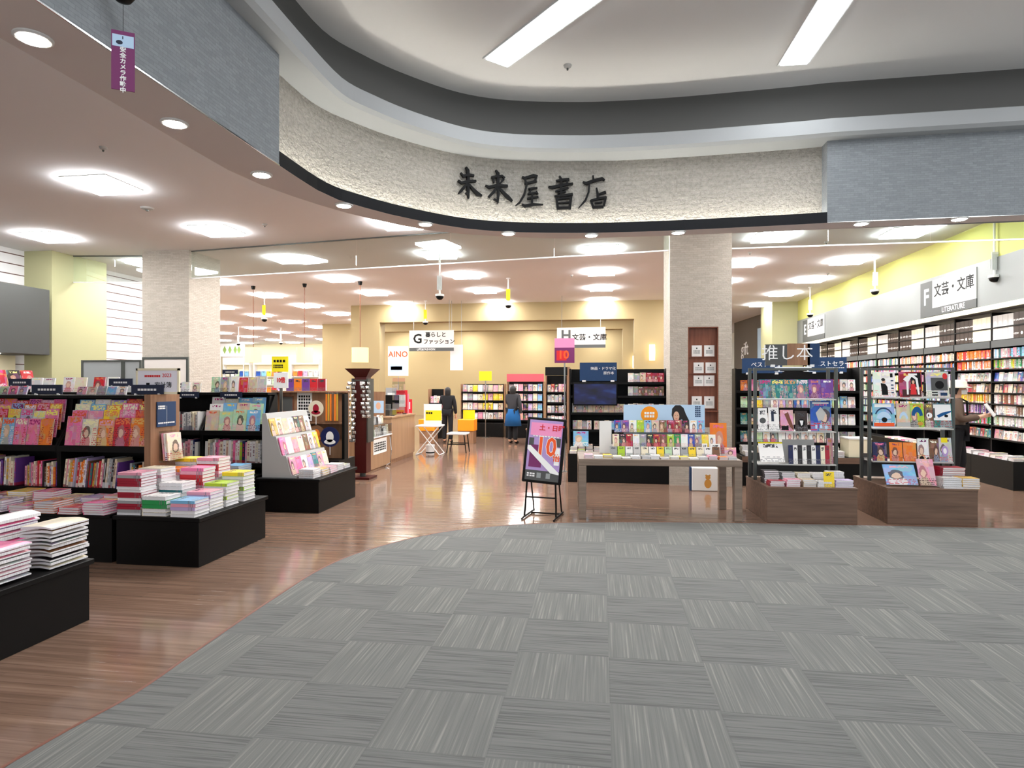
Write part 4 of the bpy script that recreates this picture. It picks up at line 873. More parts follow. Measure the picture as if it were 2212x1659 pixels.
# TV bookcase behind the table
xa, xb = ony(1230, 0, 10.25).x, ony(1441, 0, 10.25).x; UV_ = U_(xa, 10.25); WV = xb-xa
bookcase(UV_, WV, 1.80, .36, [.56, .80, 1.08, 1.36, 1.58], 'black bookcase with a screen and navy sign behind the long table', base=.42, basez=.45)
part(bpy.data.objects['bookcase'], 'end_panel', 'brown_board', (-.032, -.001, -.02, .36, .0, 1.83))
t = thing('screen', 'dark video screen playing a blue picture in the bookcase', 'screen'); t.matrix_world = UV_ @ T_((.42, -.038, 1.20)); part(t, 'casing', 'black', (-.36, .36, 0, .04, .0, .37), b=.006); part(t, 'display', 'dark_screen', (-.34, .34, -.003, -.0005, .02, .35))
o = t.children[1]; tt = NT('video'); oo = tt.xyz('Generated'); nz = tt.noise(tt.comb(oo[0], oo[2]), 2.4, 2); cc_ = tt.ramp(nz.outputs[0], [(.3, rgb(4, 6, 18)), (.55, rgb(12, 22, 74)), (.75, rgb(30, 60, 120))]); tt.base((0, 0, 0)); tt.l(cc_, tt.b.inputs['Emission Color']); tt.b.inputs['Emission Strength'].default_value = 1.0; o.data.materials[0] = MATS['video']
t = thing('hanging_sign', 'dark blue sign with white heading about film and drama originals above the screen', 'sign'); t.matrix_world = UV_ @ T_((.47, -.02, 1.60)); part(t, 'board', 'blue_navy', (-.30, .30, 0, .015, 0, .30)); text('映画・ドラマ化', .058, 'white_ink', t, (.08, -.002, .20)); text('原作本', .058, 'white_ink', t, (.17, -.002, .125)); part(t, 'clip', 'white_plastic', (-.26, -.2, -.004, .02, -.015, .012), (.2, .26, -.004, .02, -.015, .012))
for k, (x0, x1, z, n, c, w) in enumerate([(.95, WV-.04, 1.58, 6, ['white', 'grey', 'beige', 'crimson', 'crimson', 'crimson'], .1), (.95, WV-.04, 1.36, 7, ['white', 'grey', 'brown', 'brown', 'brown', 'brown', 'brown'], .085), (.05, .36, .80+.0, 4, ['grey', 'beige', 'grey', 'white'], .08), (.04, .90, 1.08, 10, ['grey', 'grey', 'grey', 'beige', 'beige', 'beige', 'beige', 'beige', 'beige', 'beige'], .085), (.40, 1.5, .80, 13, ['beige', 'grey', 'beige', 'sky blue', 'white', 'beige', 'grey', 'white', 'cream', 'white', 'grey', 'rose', 'white'], .085), (.95, WV-.04, 1.08, 7, ['white', 'cream', 'beige', 'grey', 'white', 'brown', 'cream'], .085)]):
    if x1 > WV: x1 = WV-.04
    face_row(UV_, [x0+(x1-x0)*(i+.5)/n for i in range(n)], .05, z, f'on shelf {["one", "two", "four", "three", "five", "six"][k]} of the screen bookcase', 'paperback_novel', 'paperback', 'paperbacks in the screen bookcase', c, min(w, (x1-x0)/n*.97), .145, .018, .12, 'photo')
pal_b = ['white', 'rose', 'beige', 'cream', 'lime', 'white', 'grey', 'sky blue', 'yellow', 'white']
for i in range(12):
    pile(UV_, .08+.125*i, -.13, .45, 4+i % 3, .11, .16, .02, [pal_b[i % 10]], f'the {nth(i)} back pile below the screen bookcase', 'low_paperback', 'paperback', 'paperback piles below the screen bookcase', 'photo'); pile(UV_, .08+.125*i, -.33, .45, 2+i % 2, .11, .16, .02, [pal_b[(i+3) % 10]], f'the {nth(i)} front pile below the screen bookcase', 'low_paperback', 'paperback', 'paperback piles below the screen bookcase', 'photo')
book(face_out(UV_, .20, -.445+.035, .545, .28, .012, .28, .12), .24, .01, .24, 'sky blue', 'photo', 'leaning_card', 'pale blue display card with red square beside the long table', 'card')
for i in range(6): face_row(UV_, [.45+.12*i], -.24, .575, f'number {["one", "two", "three", "four", "five", "six"][i]} on the piles below the screen', 'propped_book', 'book', 'books propped on the low piles', [pal_b[(i*3+1) % 10]], .11, .16, .015, .2, 'photo') if False else None
# bestseller bookcase
xa, xb = ony(1588, 0, 10.35).x, ony(1862, 0, 10.35).x; UC = U_(xa, 10.35); WC = xb-xa
bookcase(UC, WC, 1.80, .36, [.62, .90, 1.17, 1.44], 'black bestseller bookcase behind the steel stands', base=.5, basez=.45)
part(bpy.data.objects['bookcase.001'], 'base_edge', 'walnut', (0, WC, -.505, -.5005, .36, .45))
for k, z in enumerate([.62, .90, 1.17, 1.44]):
    n = 15; cc = [['teal', 'white', 'pale green', 'white', 'grey', 'white', 'white', 'silver', 'white', 'white', 'cream', 'white', 'white', 'grey', 'white'], ['teal', 'teal', 'grey', 'white', 'rose', 'black', 'blue', 'cream', 'white', 'grey', 'white', 'white', 'silver', 'white', 'white'], ['pale green', 'beige', 'yellow', 'grey', 'white', 'lilac', 'grey', 'blue', 'sky blue', 'white', 'sky blue', 'sky blue', 'pale green', 'sky blue', 'white'], ['orange', 'pink', 'grey', 'white', 'white', 'black', 'white', 'rose', 'white', 'cream', 'rose', 'crimson', 'crimson', 'white', 'white']][k]
    face_row(UC, [.09+(WC-.16)*(i+.5)/n for i in range(n)], .05, z, f'on the {["lowest", "second", "third", "top"][k]} shelf of the bestseller bookcase', 'bestseller', 'book', 'books in the bestseller bookcase', cc, (WC-.16)/n*.93, .175, .02, .12, 'photo')
for i in range(11):
    if 4 < i < 7 or i > 7: continue
    pile(UC, .12+.185*i, -.15, .45, 6+(i*5) % 5, .13, .19, .022, [['white', 'grey', 'cream', 'white', 'beige'][i % 5]], f'the {nth(i)} back pile below the bestseller bookcase', 'piled_novel', 'book', 'novels piled below the bestseller bookcase', 'plain'); pile(UC, .12+.185*i, -.37, .45, 3+(i*3) % 4, .13, .19, .022, [['white', 'beige', 'white', 'grey', 'cream'][i % 5]], f'the {nth(i)} front pile below the bestseller bookcase', 'piled_novel', 'book', 'novels piled below the bestseller bookcase', 'plain')
t = thing('cream_box', 'large cream box standing on the ledge between the two steel stands', 'box'); t.matrix_world = U_(xa+WC-.20, 10.10); part(t, 'body', 'cream', (-.16, .16, -.2, .14, .451, .72), b=.004); part(t, 'lid', 'paper', (-.165, .165, -.205, .155, .7205, .74))
def blue_sign(label, pa, pb, y, body, size, mat='blue_navy', sub=True, at=None, z0=None):
    a, b = ony(*pa, y), ony(*pb, y); t = thing('hanging_sign', label, 'sign', ((a.x+b.x)/2, y, b.z)); w_, h_ = b.x-a.x, a.z-b.z
    part(t, 'board', mat, (-w_/2, w_/2, 0, .014, 0, h_)); text(body, size, 'white_ink', t, (at or 0, -.002, h_*.55)); 
    if sub: dashes(t, 'white_ink', -w_*.05, w_*.44, -.001, h_*.28, h_*.34, 9, 1, 3)
    part(t, 'clip', 'white_plastic', (-w_*.4, -w_*.32, -.004, .018, -.02, .01), (w_*.32, w_*.4, -.004, .018, -.02, .01)); return t
blue_sign('navy bestseller sign over the bookcase, nearer the pillar', (1603, 774), (1690, 806), 10.3, 'ベストセラー', .09, at=.10)
blue_sign('navy bestseller sign over the bookcase, nearer the wall of books', (1748, 772), (1829, 804), 10.3, 'ベストセラー', .09, at=.06)
t = blue_sign('dark recommended-books sign in large white brush letters above the steel frame', (1653, 744), (1771, 789), 7.92, '推し本', .20, mat='charcoal', sub=False, at=-.06); 
w_ = ony(1771, 0, 7.92).x-ony(1653, 0, 7.92).x; part(t, 'blue_panel', 'blue_navy', (w_/2-.14, w_/2, -.0012, 0, 0, .265)); part(t, 'picture_panel', 'brown_board', (-.06, .2, -.0012, -.0002, .0, .265))
part(t, 'stand', 'chrome', (-.16, -.145, .0, .014, -.072, 0), (.17, .185, .0, .014, -.072, 0), (-.2, .22, -.002, .016, -.035, -.02), (-.2, -.1, -.02, .03, -.077, -.072), (.13, .23, -.02, .03, -.077, -.072))
# ---------------------------------------------------------------- wall of books on the right
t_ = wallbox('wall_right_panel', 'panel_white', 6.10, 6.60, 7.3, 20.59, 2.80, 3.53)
t = thing('valance_light', 'long cream lit valance strip above the wall of books', 'light', (6.09, 7.3, 2.72)); part(t, 'diffuser', 'shelf_lamp', (.0, .03, 0, 13.2, 0, .079)); part(t, 'housing', 'white_plastic', (.031, .5, 0, 13.2, .04, .079))
ROWZ = [.68, .89, 1.06, 1.235, 1.41, 1.59, 1.785, 1.96]
BW = 1.05; NBAY = 10; Y0 = 18.40
UWs = []
for k in range(1, NBAY+1):
    y1 = 9.95+BW*(k-1); U = U_(6.22, y1+BW, -pi/2); UWs.append(U); D = .36     # local x runs toward the camera, -y faces into the shop
    t = thing('wall_bookcase', f'black wall bookcase, {nth(k-1)} bay from the shop front along the right wall', 'bookcase', group='bays of the wall of books'); t.matrix_world = U
    part(t, 'back_panel', 'black', (.001, BW-.001, D-.02, D, .001, 2.70)); part(t, 'side_panel', 'black', (.001, .016, 0, D-.021, .001, 2.70)); part(t, 'side_panel', 'black', (BW-.016, BW-.001, 0, D-.021, .001, 2.70))
    part(t, 'plinth', 'black', (.001, BW-.001, -.30, -.001, .001, .42), b=.003); part(t, 'label_rail', 'charcoal', (.017, BW-.017, -.012, .01, 2.13, 2.24))
    for z in ROWZ+[2.25, 2.455]: part(t, 'shelf', 'black', (.017, BW-.017, -.02 if z < 2.2 else .0, D-.021, z-.018, z))
# ---- books on the wall of books
ST = MB(); SC = []
def stuff_box(M, w, d, h, c):
    n0 = len(ST.f); ST.box(-w/2, w/2, 0, d, 0, h, M=M); SC.extend([c]*(len(ST.f)-n0))
ROWN = ['lowest', 'seventh', 'sixth', 'fifth', 'fourth', 'third', 'second', 'top']
BROW = {1: [['white', 'white', 'grey', 'rose'], ['white', 'pale green', 'white'], ['white', 'white', 'brown', 'white', 'cream'], ['cream', 'rose', 'white', 'brown', 'white'], ['rose', 'crimson', 'black', 'brown', 'cream'], ['grey', 'navy', 'white', 'blue', 'black'], ['yellow', 'lime', 'grey', 'green', 'white', 'grey'], ['silver', 'teal', 'rose', 'sky blue', 'silver']],
 2: [['crimson', 'rose', 'teal', 'orange', 'sky blue', 'brown'], ['lilac', 'green', 'red', 'rose', 'navy'], ['purple', 'grey', 'navy', 'lilac'], ['gold', 'orange', 'cream', 'yellow', 'orange'], ['crimson', 'brown', 'black', 'white', 'rose'], ['white', 'grey', 'silver', 'white'], ['orange', 'red', 'orange', 'white'], ['orange', 'orange', 'red', 'orange']]}
for k in range(1, NBAY+1):
    U = UWs[k-1]; bay = f'{nth(k-1)} wall bay'
    for r, z in enumerate([2.25, 2.455]):
        for i in range(8):
            if k > 6: n_ = 4
            dark = (i//4+k) % 2 == 0; c = 'dark brown' if dark else ('silver' if k % 2 else 'cream')
            book(spine_out(U, .018+.1268*(i+.5), .012, z+.001, .2, .185), .2, .122, .183, c, 'boxed', 'boxed_volume', f'{c} boxed volume, {nth(i)} on the {"topmost" if r else "second"} shelf of the {bay}', 'boxed volume', 'boxed volumes along the top of the wall of books')
    for r, z in enumerate(ROWZ):
        if k in (1, 2):
            pal = BROW[k][r]
            if r in (0, 4, 5): face_row(U, [.075+.1125*i for i in range(9)], .03, z, f'on the {ROWN[r]} paperback shelf of the {bay}', 'wall_comic', 'comic', 'comics facing out on the wall of books', pal, .108, .14, .015, .1, 'photo')
            else: spine_row(U, .02, 1.03, .02, z, f'on the {ROWN[r]} paperback shelf of the {bay}', 'wall_paperback', 'paperback', 'paperbacks on the wall of books', pal, (.138, .15), (.036, .05) if r in (2, 3) else (.034, .05), .11)
        else:
            x = .02
            if r in (7,) and k in (3, 4): pal = ['cream', 'white', 'orange', 'rose', 'beige', 'grey']
            else: pal = MIXED+SOFT
            while x < .978:
                t_ = rnd.uniform(.02, .05); c = PAL[pal[rnd.randrange(len(pal))]]; stuff_box(U @ T_((x+t_/2, .02, z+.002)), t_*.94, .11, rnd.uniform(.12, .148), c); x += t_
    for q in range(2):
        for i in range(7):
            if k > 4: continue
            c = ['cream', 'rose', 'white', 'beige', 'white', 'pink', 'silver'][(i+q*3+k) % 7]
            pile(U, .09+.145*i, -.075-.142*q, .42, 1+(i*5+q*3+k) % 3 if k < 3 else 1, .125, .13 if 1 else .13, .02, [c], f'the {nth(i)} {"outer" if q else "inner"} ledge pile, {bay}', 'ledge_book', 'book', 'books lying on the ledge of the wall of books', 'photo') if k < 3 else stuff_box(U @ T_((.09+.145*i, -.14-.142*q, .421)), .125, .13, .03, PAL[c])
o = ST.build('far_paperbacks', 'mixed_covers'); me = o.data; at = me.color_attributes.new('Col', 'FLOAT_COLOR', 'CORNER')
for p in me.polygons:
    for li in p.loop_indices: at.data[li].color = (*SC[p.index], 1)
tag(o, 'dense rows of small paperbacks filling the farther bays of the wall of books', 'paperbacks', kind='stuff')
# lettered fascia signs on the white panel
def wall_sign(label, ya, yb, z0, z1, letter, body, foot, s1, s2, s3):
    t = thing('wall_sign', label, 'sign'); W_ = abs(ya-yb); t.matrix_world = U_(6.098, max(ya, yb), -pi/2) @ T_((0, 0, z0)); H_ = z1-z0
    part(t, 'letter_block', 'charcoal', (0, W_*.24, -.014, 0, 0, H_)); part(t, 'main_panel', 'grey_panel', (W_*.24, W_, -.014, 0, H_*.22, H_)); part(t, 'foot_strip', 'charcoal', (W_*.24, W_, -.014, 0, 0, H_*.22))
    text(letter, s1, 'white_ink', t, (W_*.12, -.015, H_*.55), bold=.008); text(body, s2, 'ink', t, (W_*.62, -.015, H_*.66), bold=.004)
    if foot: text(foot, s3, 'white_ink', t, (W_*.62, -.015, H_*.11))
    return t
ya, yb = onx(1990, 700, 6.098).y, onx(2111, 700, 6.098).y
wall_sign('large sign F for literature on the white panel above the wall of books', ya, yb, 2.81, 3.47, 'F', '文芸・文庫', 'LITERATURE', .42, .25, .13)
ya, yb = onx(1735, 700, 6.098).y, onx(1782, 700, 6.098).y
wall_sign('smaller sign E on the white panel, farther along the wall', ya, yb, 2.81, 3.47, 'E', '文芸・文庫', '', .42, .25, .1)
# ---------------------------------------------------------------- shop name in brush strokes on the curved sign wall
CH = {
 '未': [[(288, 232, 10), (318, 268, 24), (380, 252, 22), (436, 262, 18)], [(262, 318, 14), (300, 345, 22), (380, 325, 24), (460, 322, 18)], [(352, 165, 12), (372, 200, 26), (376, 300, 24), (374, 400, 22), (378, 490, 18), (382, 522, 6)], [(374, 480, 18), (345, 460, 10)], [(365, 350, 20), (330, 390, 22), (295, 435, 24), (268, 462, 10)], [(385, 360, 14), (430, 415, 24), (480, 465, 32), (530, 488, 12)]],
 '来': [[(640, 282, 14), (690, 275, 20), (760, 265, 16), (785, 290, 20)], [(660, 290, 16), (668, 340, 10)], [(778, 300, 18), (738, 350, 10)], [(572, 375, 12), (610, 395, 24), (700, 375, 22), (820, 380, 20)], [(688, 200, 10), (715, 235, 26), (716, 350, 24), (718, 480, 22), (714, 575, 8)], [(714, 550, 16), (668, 525, 10)], [(700, 390, 20), (670, 440, 22), (610, 505, 20)], [(725, 395, 14), (770, 450, 24), (830, 510, 32), (876, 550, 14)]],
 '屋': [[(990, 280, 14), (1020, 292, 22), (1120, 262, 24), (1160, 270, 18)], [(1150, 272, 20), (1135, 325, 20)], [(1020, 348, 14), (1080, 340, 20), (1150, 322, 18)], [(1020, 290, 14), (1040, 370, 18), (1012, 480, 18), (960, 570, 16), (915, 602, 6)], [(1065, 412, 14), (1110, 405, 16), (1160, 400, 12)], [(1095, 420, 12), (1060, 470, 14)], [(1060, 470, 14), (1150, 455, 14)], [(1150, 440, 10), (1165, 470, 14)], [(1050, 522, 14), (1170, 502, 16)], [(1105, 480, 16), (1100, 590, 18)], [(990, 590, 14), (1020, 606, 24), (1120, 590, 22), (1225, 590, 10)]],
 '書': [[(1380, 322, 16), (1440, 312, 20), (1520, 305, 20)], [(1510, 300, 18), (1500, 350, 18)], [(1290, 388, 12), (1330, 395, 26), (1440, 370, 24), (1565, 350, 14)], [(1370, 442, 12), (1430, 425, 20), (1510, 400, 18)], [(1415, 268, 10), (1432, 300, 22), (1432, 480, 20)], [(1395, 462, 12), (1480, 442, 16)], [(1360, 497, 12), (1440, 490, 20), (1560, 475, 20)], [(1380, 520, 16), (1395, 630, 20)], [(1385, 530, 16), (1470, 515, 18), (1545, 510, 18)], [(1545, 505, 22), (1530, 640, 20)], [(1400, 575, 10), (1520, 565, 12)], [(1395, 630, 22), (1530, 625, 20)]],
 '店': [[(1795, 265, 12), (1800, 315, 20)], [(1682, 335, 12), (1720, 350, 26), (1800, 320, 22), (1900, 295, 24), (1925, 312, 14)], [(1755, 345, 12), (1745, 450, 16), (1710, 540, 16), (1630, 630, 5)], [(1835, 405, 12), (1848, 470, 20), (1850, 530, 18)], [(1850, 478, 12), (1935, 450, 24)], [(1770, 540, 14), (1800, 620, 20)], [(1775, 545, 16), (1860, 525, 18), (1940, 510, 20)], [(1940, 505, 22), (1920, 600, 18)], [(1800, 620, 22), (1910, 615, 20)], [(1815, 575, 8), (1900, 565, 10)]]}
def hit_path(path, r):
    best = None
    for i, (a, b) in enumerate(zip(path, path[1:])):
        e = b-a; den = r.x*e.y-r.y*e.x
        if abs(den) < 1e-9: continue
        t_ = (a.x*e.y-a.y*e.x)/den; u = (a.x*r.y-a.y*r.x)/den
        if 0 <= u <= 1 and t_ > 0 and (best is None or t_ < best[0]): best = (t_, i, u)
    return best
sgn = thing('shop_sign', 'large black brush-lettered shop name on the curved stone wall', 'sign')
first = True
for ch, strokes in CH.items():
    cx = sum(p[0] for s in strokes for p in s)/sum(len(s) for s in strokes); px = 940+cx*.18987; r = ray(px, 400); t_, i, u = hit_path(SIGNP, r)
    o2 = Vector((r.x*t_, r.y*t_)); tg = (SIGNP[i+1]-SIGNP[i]).normalized(); nrm = Vector((tg.y, -tg.x))
    if first: sgn.location = (o2.x, o2.y, 3.7); org = Vector(sgn.location); first = False
    base = o2+nrm*.03; m = MB()
    def P3(x, y):
        q = ray(940+x*.18987, 330+y*.18987); den = q.x*nrm.x+q.y*nrm.y; tt_ = (base.x*nrm.x+base.y*nrm.y)/den; return Vector((q.x*tt_, q.y*tt_, EYE+q.z*tt_))
    tv = Vector((tg.x, tg.y, 0)); nv = Vector((nrm.x, nrm.y, 0)); k_ = .18987*base.length/FPX
    for si, s in enumerate(strokes):
        pts = [P3(x, y) for x, y, w_ in s]; ws = [w_*k_*.66 for _, _, w_ in s]; n = len(pts)
        uv = [((p-pts[0]).dot(tv), p.z-pts[0].z) for p in pts]; L_, R_ = [], []
        for a in range(n):
            d0 = Vector(uv[min(a+1, n-1)])-Vector(uv[max(a-1, 0)]); d0.normalize(); nn = Vector((-d0.y, d0.x))
            c0 = Vector(uv[a])+ (d0*(-ws[a]*.4) if a == 0 else d0*(ws[a]*.4) if a == n-1 else Vector((0, 0))); L_.append(c0+nn*ws[a]); R_.append(c0-nn*ws[a])
        poly = L_+R_[::-1]; f_ = -.004*(si % 3)
        fr = [pts[0]+tv*p.x+Vector((0, 0, p.y))+nv*(.02+f_) for p in poly]; bk = [v-nv*.035 for v in fr]; q = m.add([v-org for v in fr]); q2 = m.add([v-org for v in bk]); N_ = len(poly)
        for a in range(n-1): m.face((q+a, q+a+1, q+N_-2-a, q+N_-1-a)); m.face((q2+a, q2+N_-1-a, q2+N_-2-a, q2+a+1))
        for a in range(N_): b_ = (a+1) % N_; m.face((q+a, q2+a, q2+b_, q+b_))
    o = m.build('character', 'ink', sgn)
# ---------------------------------------------------------------- security tag and camera by the left fascia
tx = -2.30; tp = onx(266, 130, tx); tz0, tz1 = onx(286, 199, tx).z, onx(243, 58, tx).z
t = thing('security_camera', 'dome security camera bracketed on the grey brick fascia', 'camera', (tx, tp.y, tz1+.175)); part(t, 'arm', 'dull_metal', (-.16, .02, -.02, .02, .10, .14)); m = MB(); m.lathe([(.05, .10), (.06, .06), (.055, .02), (.035, -.01), (.01, -.018)], seg=20); m.build('dome', 'black', t, smooth=True)
t = thing('security_tag', 'purple hanging tag with white Japanese security camera notice', 'tag', (tx, tp.y, tz0-.02)); t.rotation_euler.z = radians(32); h = (tz1-tz0)*1.14; w = .098
part(t, 'card', 'purple', (-w/2, w/2, -.003, .003, 0, h)); part(t, 'picture', 'pale_blue', (-w/2+.004, w/2-.004, -.004, -.003, h*.73, h*.93)); m = MB(); m.prism(EL(-.015, h*.80, .014, .010), 1, -.0052, -.004); m.prism(RC(-.003, .001, h*.86, h*.91), 1, -.0052, -.004); m.build('emblem', 'navy', t)
for i, ch in enumerate('安全カメラ作動中'): text(ch, .027, 'white_ink', t, (.0, -.0042, h*.68-.028*i), bold=.0008)
part(t, 'cord', 'ink', (-.001, .001, -.001, .001, h, h+.13))
# ---------------------------------------------------------------- dome cameras hanging from the ceiling
def dome_cam(px, ytop, ydome, label, col=None):
    p = onz(px, ytop, ZC); zd = ony(px, ydome, p.y).z; t = thing('dome_camera', label, 'camera', (p.x, p.y, ZC), 0, 'dome cameras on ceiling poles'); L = ZC-zd
    m = MB(); m.lathe([(.05, -.02), (.05, 0)], seg=14); m.build('ceiling_plate', 'white_plastic', t); m = MB(); m.tube([(0, 0, -.02), (0, 0, -L+.04)], .017, 8); m.build('pole', 'white_plastic', t)
    m = MB(); m.lathe([(.03, .045), (.085, .04), (.085, .0)], c=(0, 0, -L), seg=18); m.build('housing', 'white_plastic', t, smooth=False); m = MB(); m.lathe([(.075, -.001), (.07, -.03), (.045, -.06), (.012, -.07)], c=(0, 0, -L), seg=18); m.build('dome', 'black', t, smooth=True)
    part(t, 'tag', col or 'white_plastic', (-.05, .05, -.026, -.021, -L+.12, -L+.40)); 
    if not col: m = MB(); m.lathe([(.05, .13), (.05, .36)], c=(0, 0, -L), seg=14); m.build('sleeve', 'acrylic', t)
dome_cam(950, 541, 640, 'white dome camera hanging in front of the beige arch, nearest the glass barrier')
dome_cam(1098, 601, 660, 'dome camera with yellow tag on a pole in front of the arch beam', 'sale_yellow'); dome_cam(919, 650, 697, 'dome camera with yellow tag above the sign G', 'sale_yellow')
dome_cam(1750, 620, 680, 'dome camera hanging before the yellow frieze, farthest along'); dome_cam(1890, 560, 630, 'dome camera hanging before the yellow frieze, middle one'); dome_cam(2148, 470, 600, 'dome camera hanging before the yellow frieze, by sign F')
dome_cam(571, 630, 690, 'dome camera with yellow tag between the two rod lamps', 'sale_yellow'); dome_cam(607, 708, 741, 'dome camera far back beside the yellow sale notice'); dome_cam(515, 706, 743, 'dome camera far back beside the stone pillar')
# rod lamps with cream drum shades
for i, (px, yc) in enumerate([(547, 618), (658, 613), (778, 608)]):
    p = onz(px, yc, ZC); t = thing('pendant_lamp', f'cream drum shade hanging on a long rod, {nth(i)} of three from the stone pillar', 'lamp', (p.x, p.y, ZC), 0, 'cream drum pendant lamps')
    zt = ony(px, 751, p.y).z-ZC; zb = ony(px, 783, p.y).z-ZC
    m = MB(); m.lathe([(.04, -.09), (.055, -.02), (.055, 0)], seg=14); m.build('ceiling_cap', 'black', t); m = MB(); m.tube([(0, 0, -.09), (0, 0, zt+.02)], .009, 6); m.build('rod', 'niche_wood', t)
    m = MB(); m.lathe([(.21, zb), (.21, zt)], seg=24); m.build('shade', 'lamp_shade', t)
# ================================================================ middle and far parts of the shop
# standing poster board at the carpet edge
t = thing('poster_stand', 'black tube floor stand with purple ten-times poster, at the carpet edge', 'stand', (-.69, 7.15, 0), radians(-9)); UP = T_((0, 0, .40)) @ Ry(.06) @ Rx(-.16)
def tparts(nm, mat, mb): o = mb.build(nm, mat, t); return o
m = MB(); m.box(-.235, .235, -.012, .012, 0, .76, M=UP, b=.01); tparts('frame', 'black', m)
m = MB(); m.box(-.20, .20, -.016, -.0125, .03, .73, M=UP); tparts('poster', 'lilac', m)
def flat(nm, mat, poly, y=-.018): m = MB(); m.prism(poly, 1, y, y+.0015, M=UP); return tparts(nm, mat, m)
flat('foot_panel', 'charcoal', RC(-.20, .20, .03, .145)); flat('side_panel', 'purple', RC(-.17, -.02, .18, .44)); flat('heading_panel', 'pink', RC(-.18, .19, .55, .70)); flat('note', 'white_ink', RC(.13, .19, .22, .42)); flat('note', 'charcoal', RC(.10, .19, .43, .53)); flat('note', 'charcoal', RC(-.19, -.13, .43, .52)); flat('note', 'partition_grey', RC(-.06, -.01, .06, .12), -.0195); flat('note', 'partition_grey', RC(.05, .10, .06, .12), -.0195)
def ptext(body, size, mat, x, z, y=-.0195, bold=0.0, sx=1):
    o = text(body, size, mat, t, (0, 0, 0), bold=bold, sx=1, ext=.0005); o.matrix_local = UP @ T_((x, y, z)) @ Rx(pi/2) @ Sc(sx, 1, 1); return o
ptext('10', .30, 'white_ink', .02, .415, -.0185, .014, .85); ptext('10', .30, 'orange_ink', .02, .415, -.0205, .006, .85); ptext('倍', .09, 'white_ink', .155, .30, -.0185, .006); ptext('倍', .09, 'orange_ink', .155, .30, -.0205, .002); ptext('土・日曜', .075, 'red_ink', .07, .64, bold=.002); dd = dashes(t, 'white_ink', -.15, .17, 0, .535, .555, 9, 1, 4); dd.matrix_local = UP @ T_((0, -.0195, 0)); dd = dashes(t, 'white_ink', -.18, -.08, 0, .07, .12, 3, 2, 5); dd.matrix_local = UP @ T_((0, -.0195, 0))
flat('stripe', 'white_ink', [(-.20, .43), (-.20, .385), (.10, .125), (.20, .112), (.20, .135), (-.165, .43)], -.023)
for x in (-.17, .17):
    m = MB(); m.tube([(x, .0, .42), (x*1.08, -.03, .1), (x*1.1, -.05, .035), (x*1.1, -.02, .016), (x*1.1, .2, .016), (x*1.1, .32, .016)], .011, 8); tparts('leg', 'black', m)
    m = MB(); m.tube([(x*1.1, -.05, .02), (x*1.1, -.16, .012)], .011, 8); tparts('foot', 'black', m)
    m = MB(); m.tube([(x, .05, .75), (x, .32, .014)], .009, 8); tparts('strut', 'black', m)
m = MB(); m.tube([(-.178, -.018, .24), (.178, -.018, .24)], .009, 8); tparts('crossbar', 'black', m); m = MB(); m.tube([(-.187, .2, .016), (.187, .2, .016)], .009, 8); tparts('crossbar', 'black', m)
# second ten-times poster on a pole beside the screen bookcase
def board_sign(label, px0, px1, py0, py1, y, mat, shapes=(), name='standing_sign', pole=True, group=None):
    a, b = ony(px0, py0, y), ony(px1, py1, y); w_, h_ = b.x-a.x, a.z-b.z; t = thing(name, label, 'sign', ((a.x+b.x)/2, y, b.z), 0, group); part(t, 'board', mat, (-w_/2, w_/2, 0, .012, 0, h_))
    for mt, (x0, x1, z0, z1) in shapes: part(t, 'panel', mt, (x0*w_, x1*w_, -.0015, 0, z0*h_, z1*h_))
    if pole: part(t, 'pole', 'steel', (-.012, .012, .013, .035, -b.z+.0125, h_*.8)); part(t, 'foot', 'steel', (-.09, .09, -.02, .1, -b.z+.001, -b.z+.012))
    return t, w_, h_
t, w_, h_ = board_sign('purple ten-times poster on a pole behind the screen bookcase', 1198, 1241, 731, 784, 10.95, 'purple', [('pink', (-.5, .5, .62, 1)), ('red_ink', (-.4, .1, .1, .5))]); text('10', .20, 'orange_ink', t, (-.02, -.003, h_*.32), bold=.006)
# hanging department signs G and H
def dept(label, px0, px1, py0, py1, y, foot, pole=True):
    a, b = ony(px0, py0, y), ony(px1, py1, y); w_, h_ = b.x-a.x, a.z-b.z; t = thing('hanging_sign', label, 'sign', ((a.x+b.x)/2, y, b.z)); part(t, 'board', 'panel_bright', (-w_/2, w_/2, 0, .03, h_*.16, h_)); part(t, 'foot_strip', 'charcoal', (-w_/2, w_/2, 0, .03, 0, h_*.16))
    for x in (-w_*.4, w_*.4): part(t, 'wire', 'steel', (x-.006, x+.006, .01, .02, h_, ZC-b.z))
    if foot: text(foot, h_*.14, 'white_ink', t, (-w_*.12, -.001, h_*.08))
    return t, w_, h_
plain('panel_bright', rgb(214, 206, 200), .5)
t, w_, h_ = dept('hanging white sign G, living and fashion, in front of the arch', 884, 980, 714, 758, 18.6, 'LIFE&FASHION'); text('G', h_*.62, 'ink', t, (-w_*.31, -.001, h_*.58), bold=.01); text('暮らしと', h_*.26, 'ink', t, (w_*.1, -.001, h_*.77), bold=.004); text('ファッション', h_*.26, 'ink', t, (w_*.17, -.001, h_*.44), bold=.004)
t, w_, h_ = dept('hanging white sign H, literature, right half of the arch', 1203, 1308, 708, 751, 18.3, ''); text('H', h_*.7, 'charcoal', t, (-w_*.31, -.001, h_*.6), bold=.012); text('文芸・文庫', h_*.34, 'ink', t, (w_*.17, -.001, h_*.5), bold=.004)
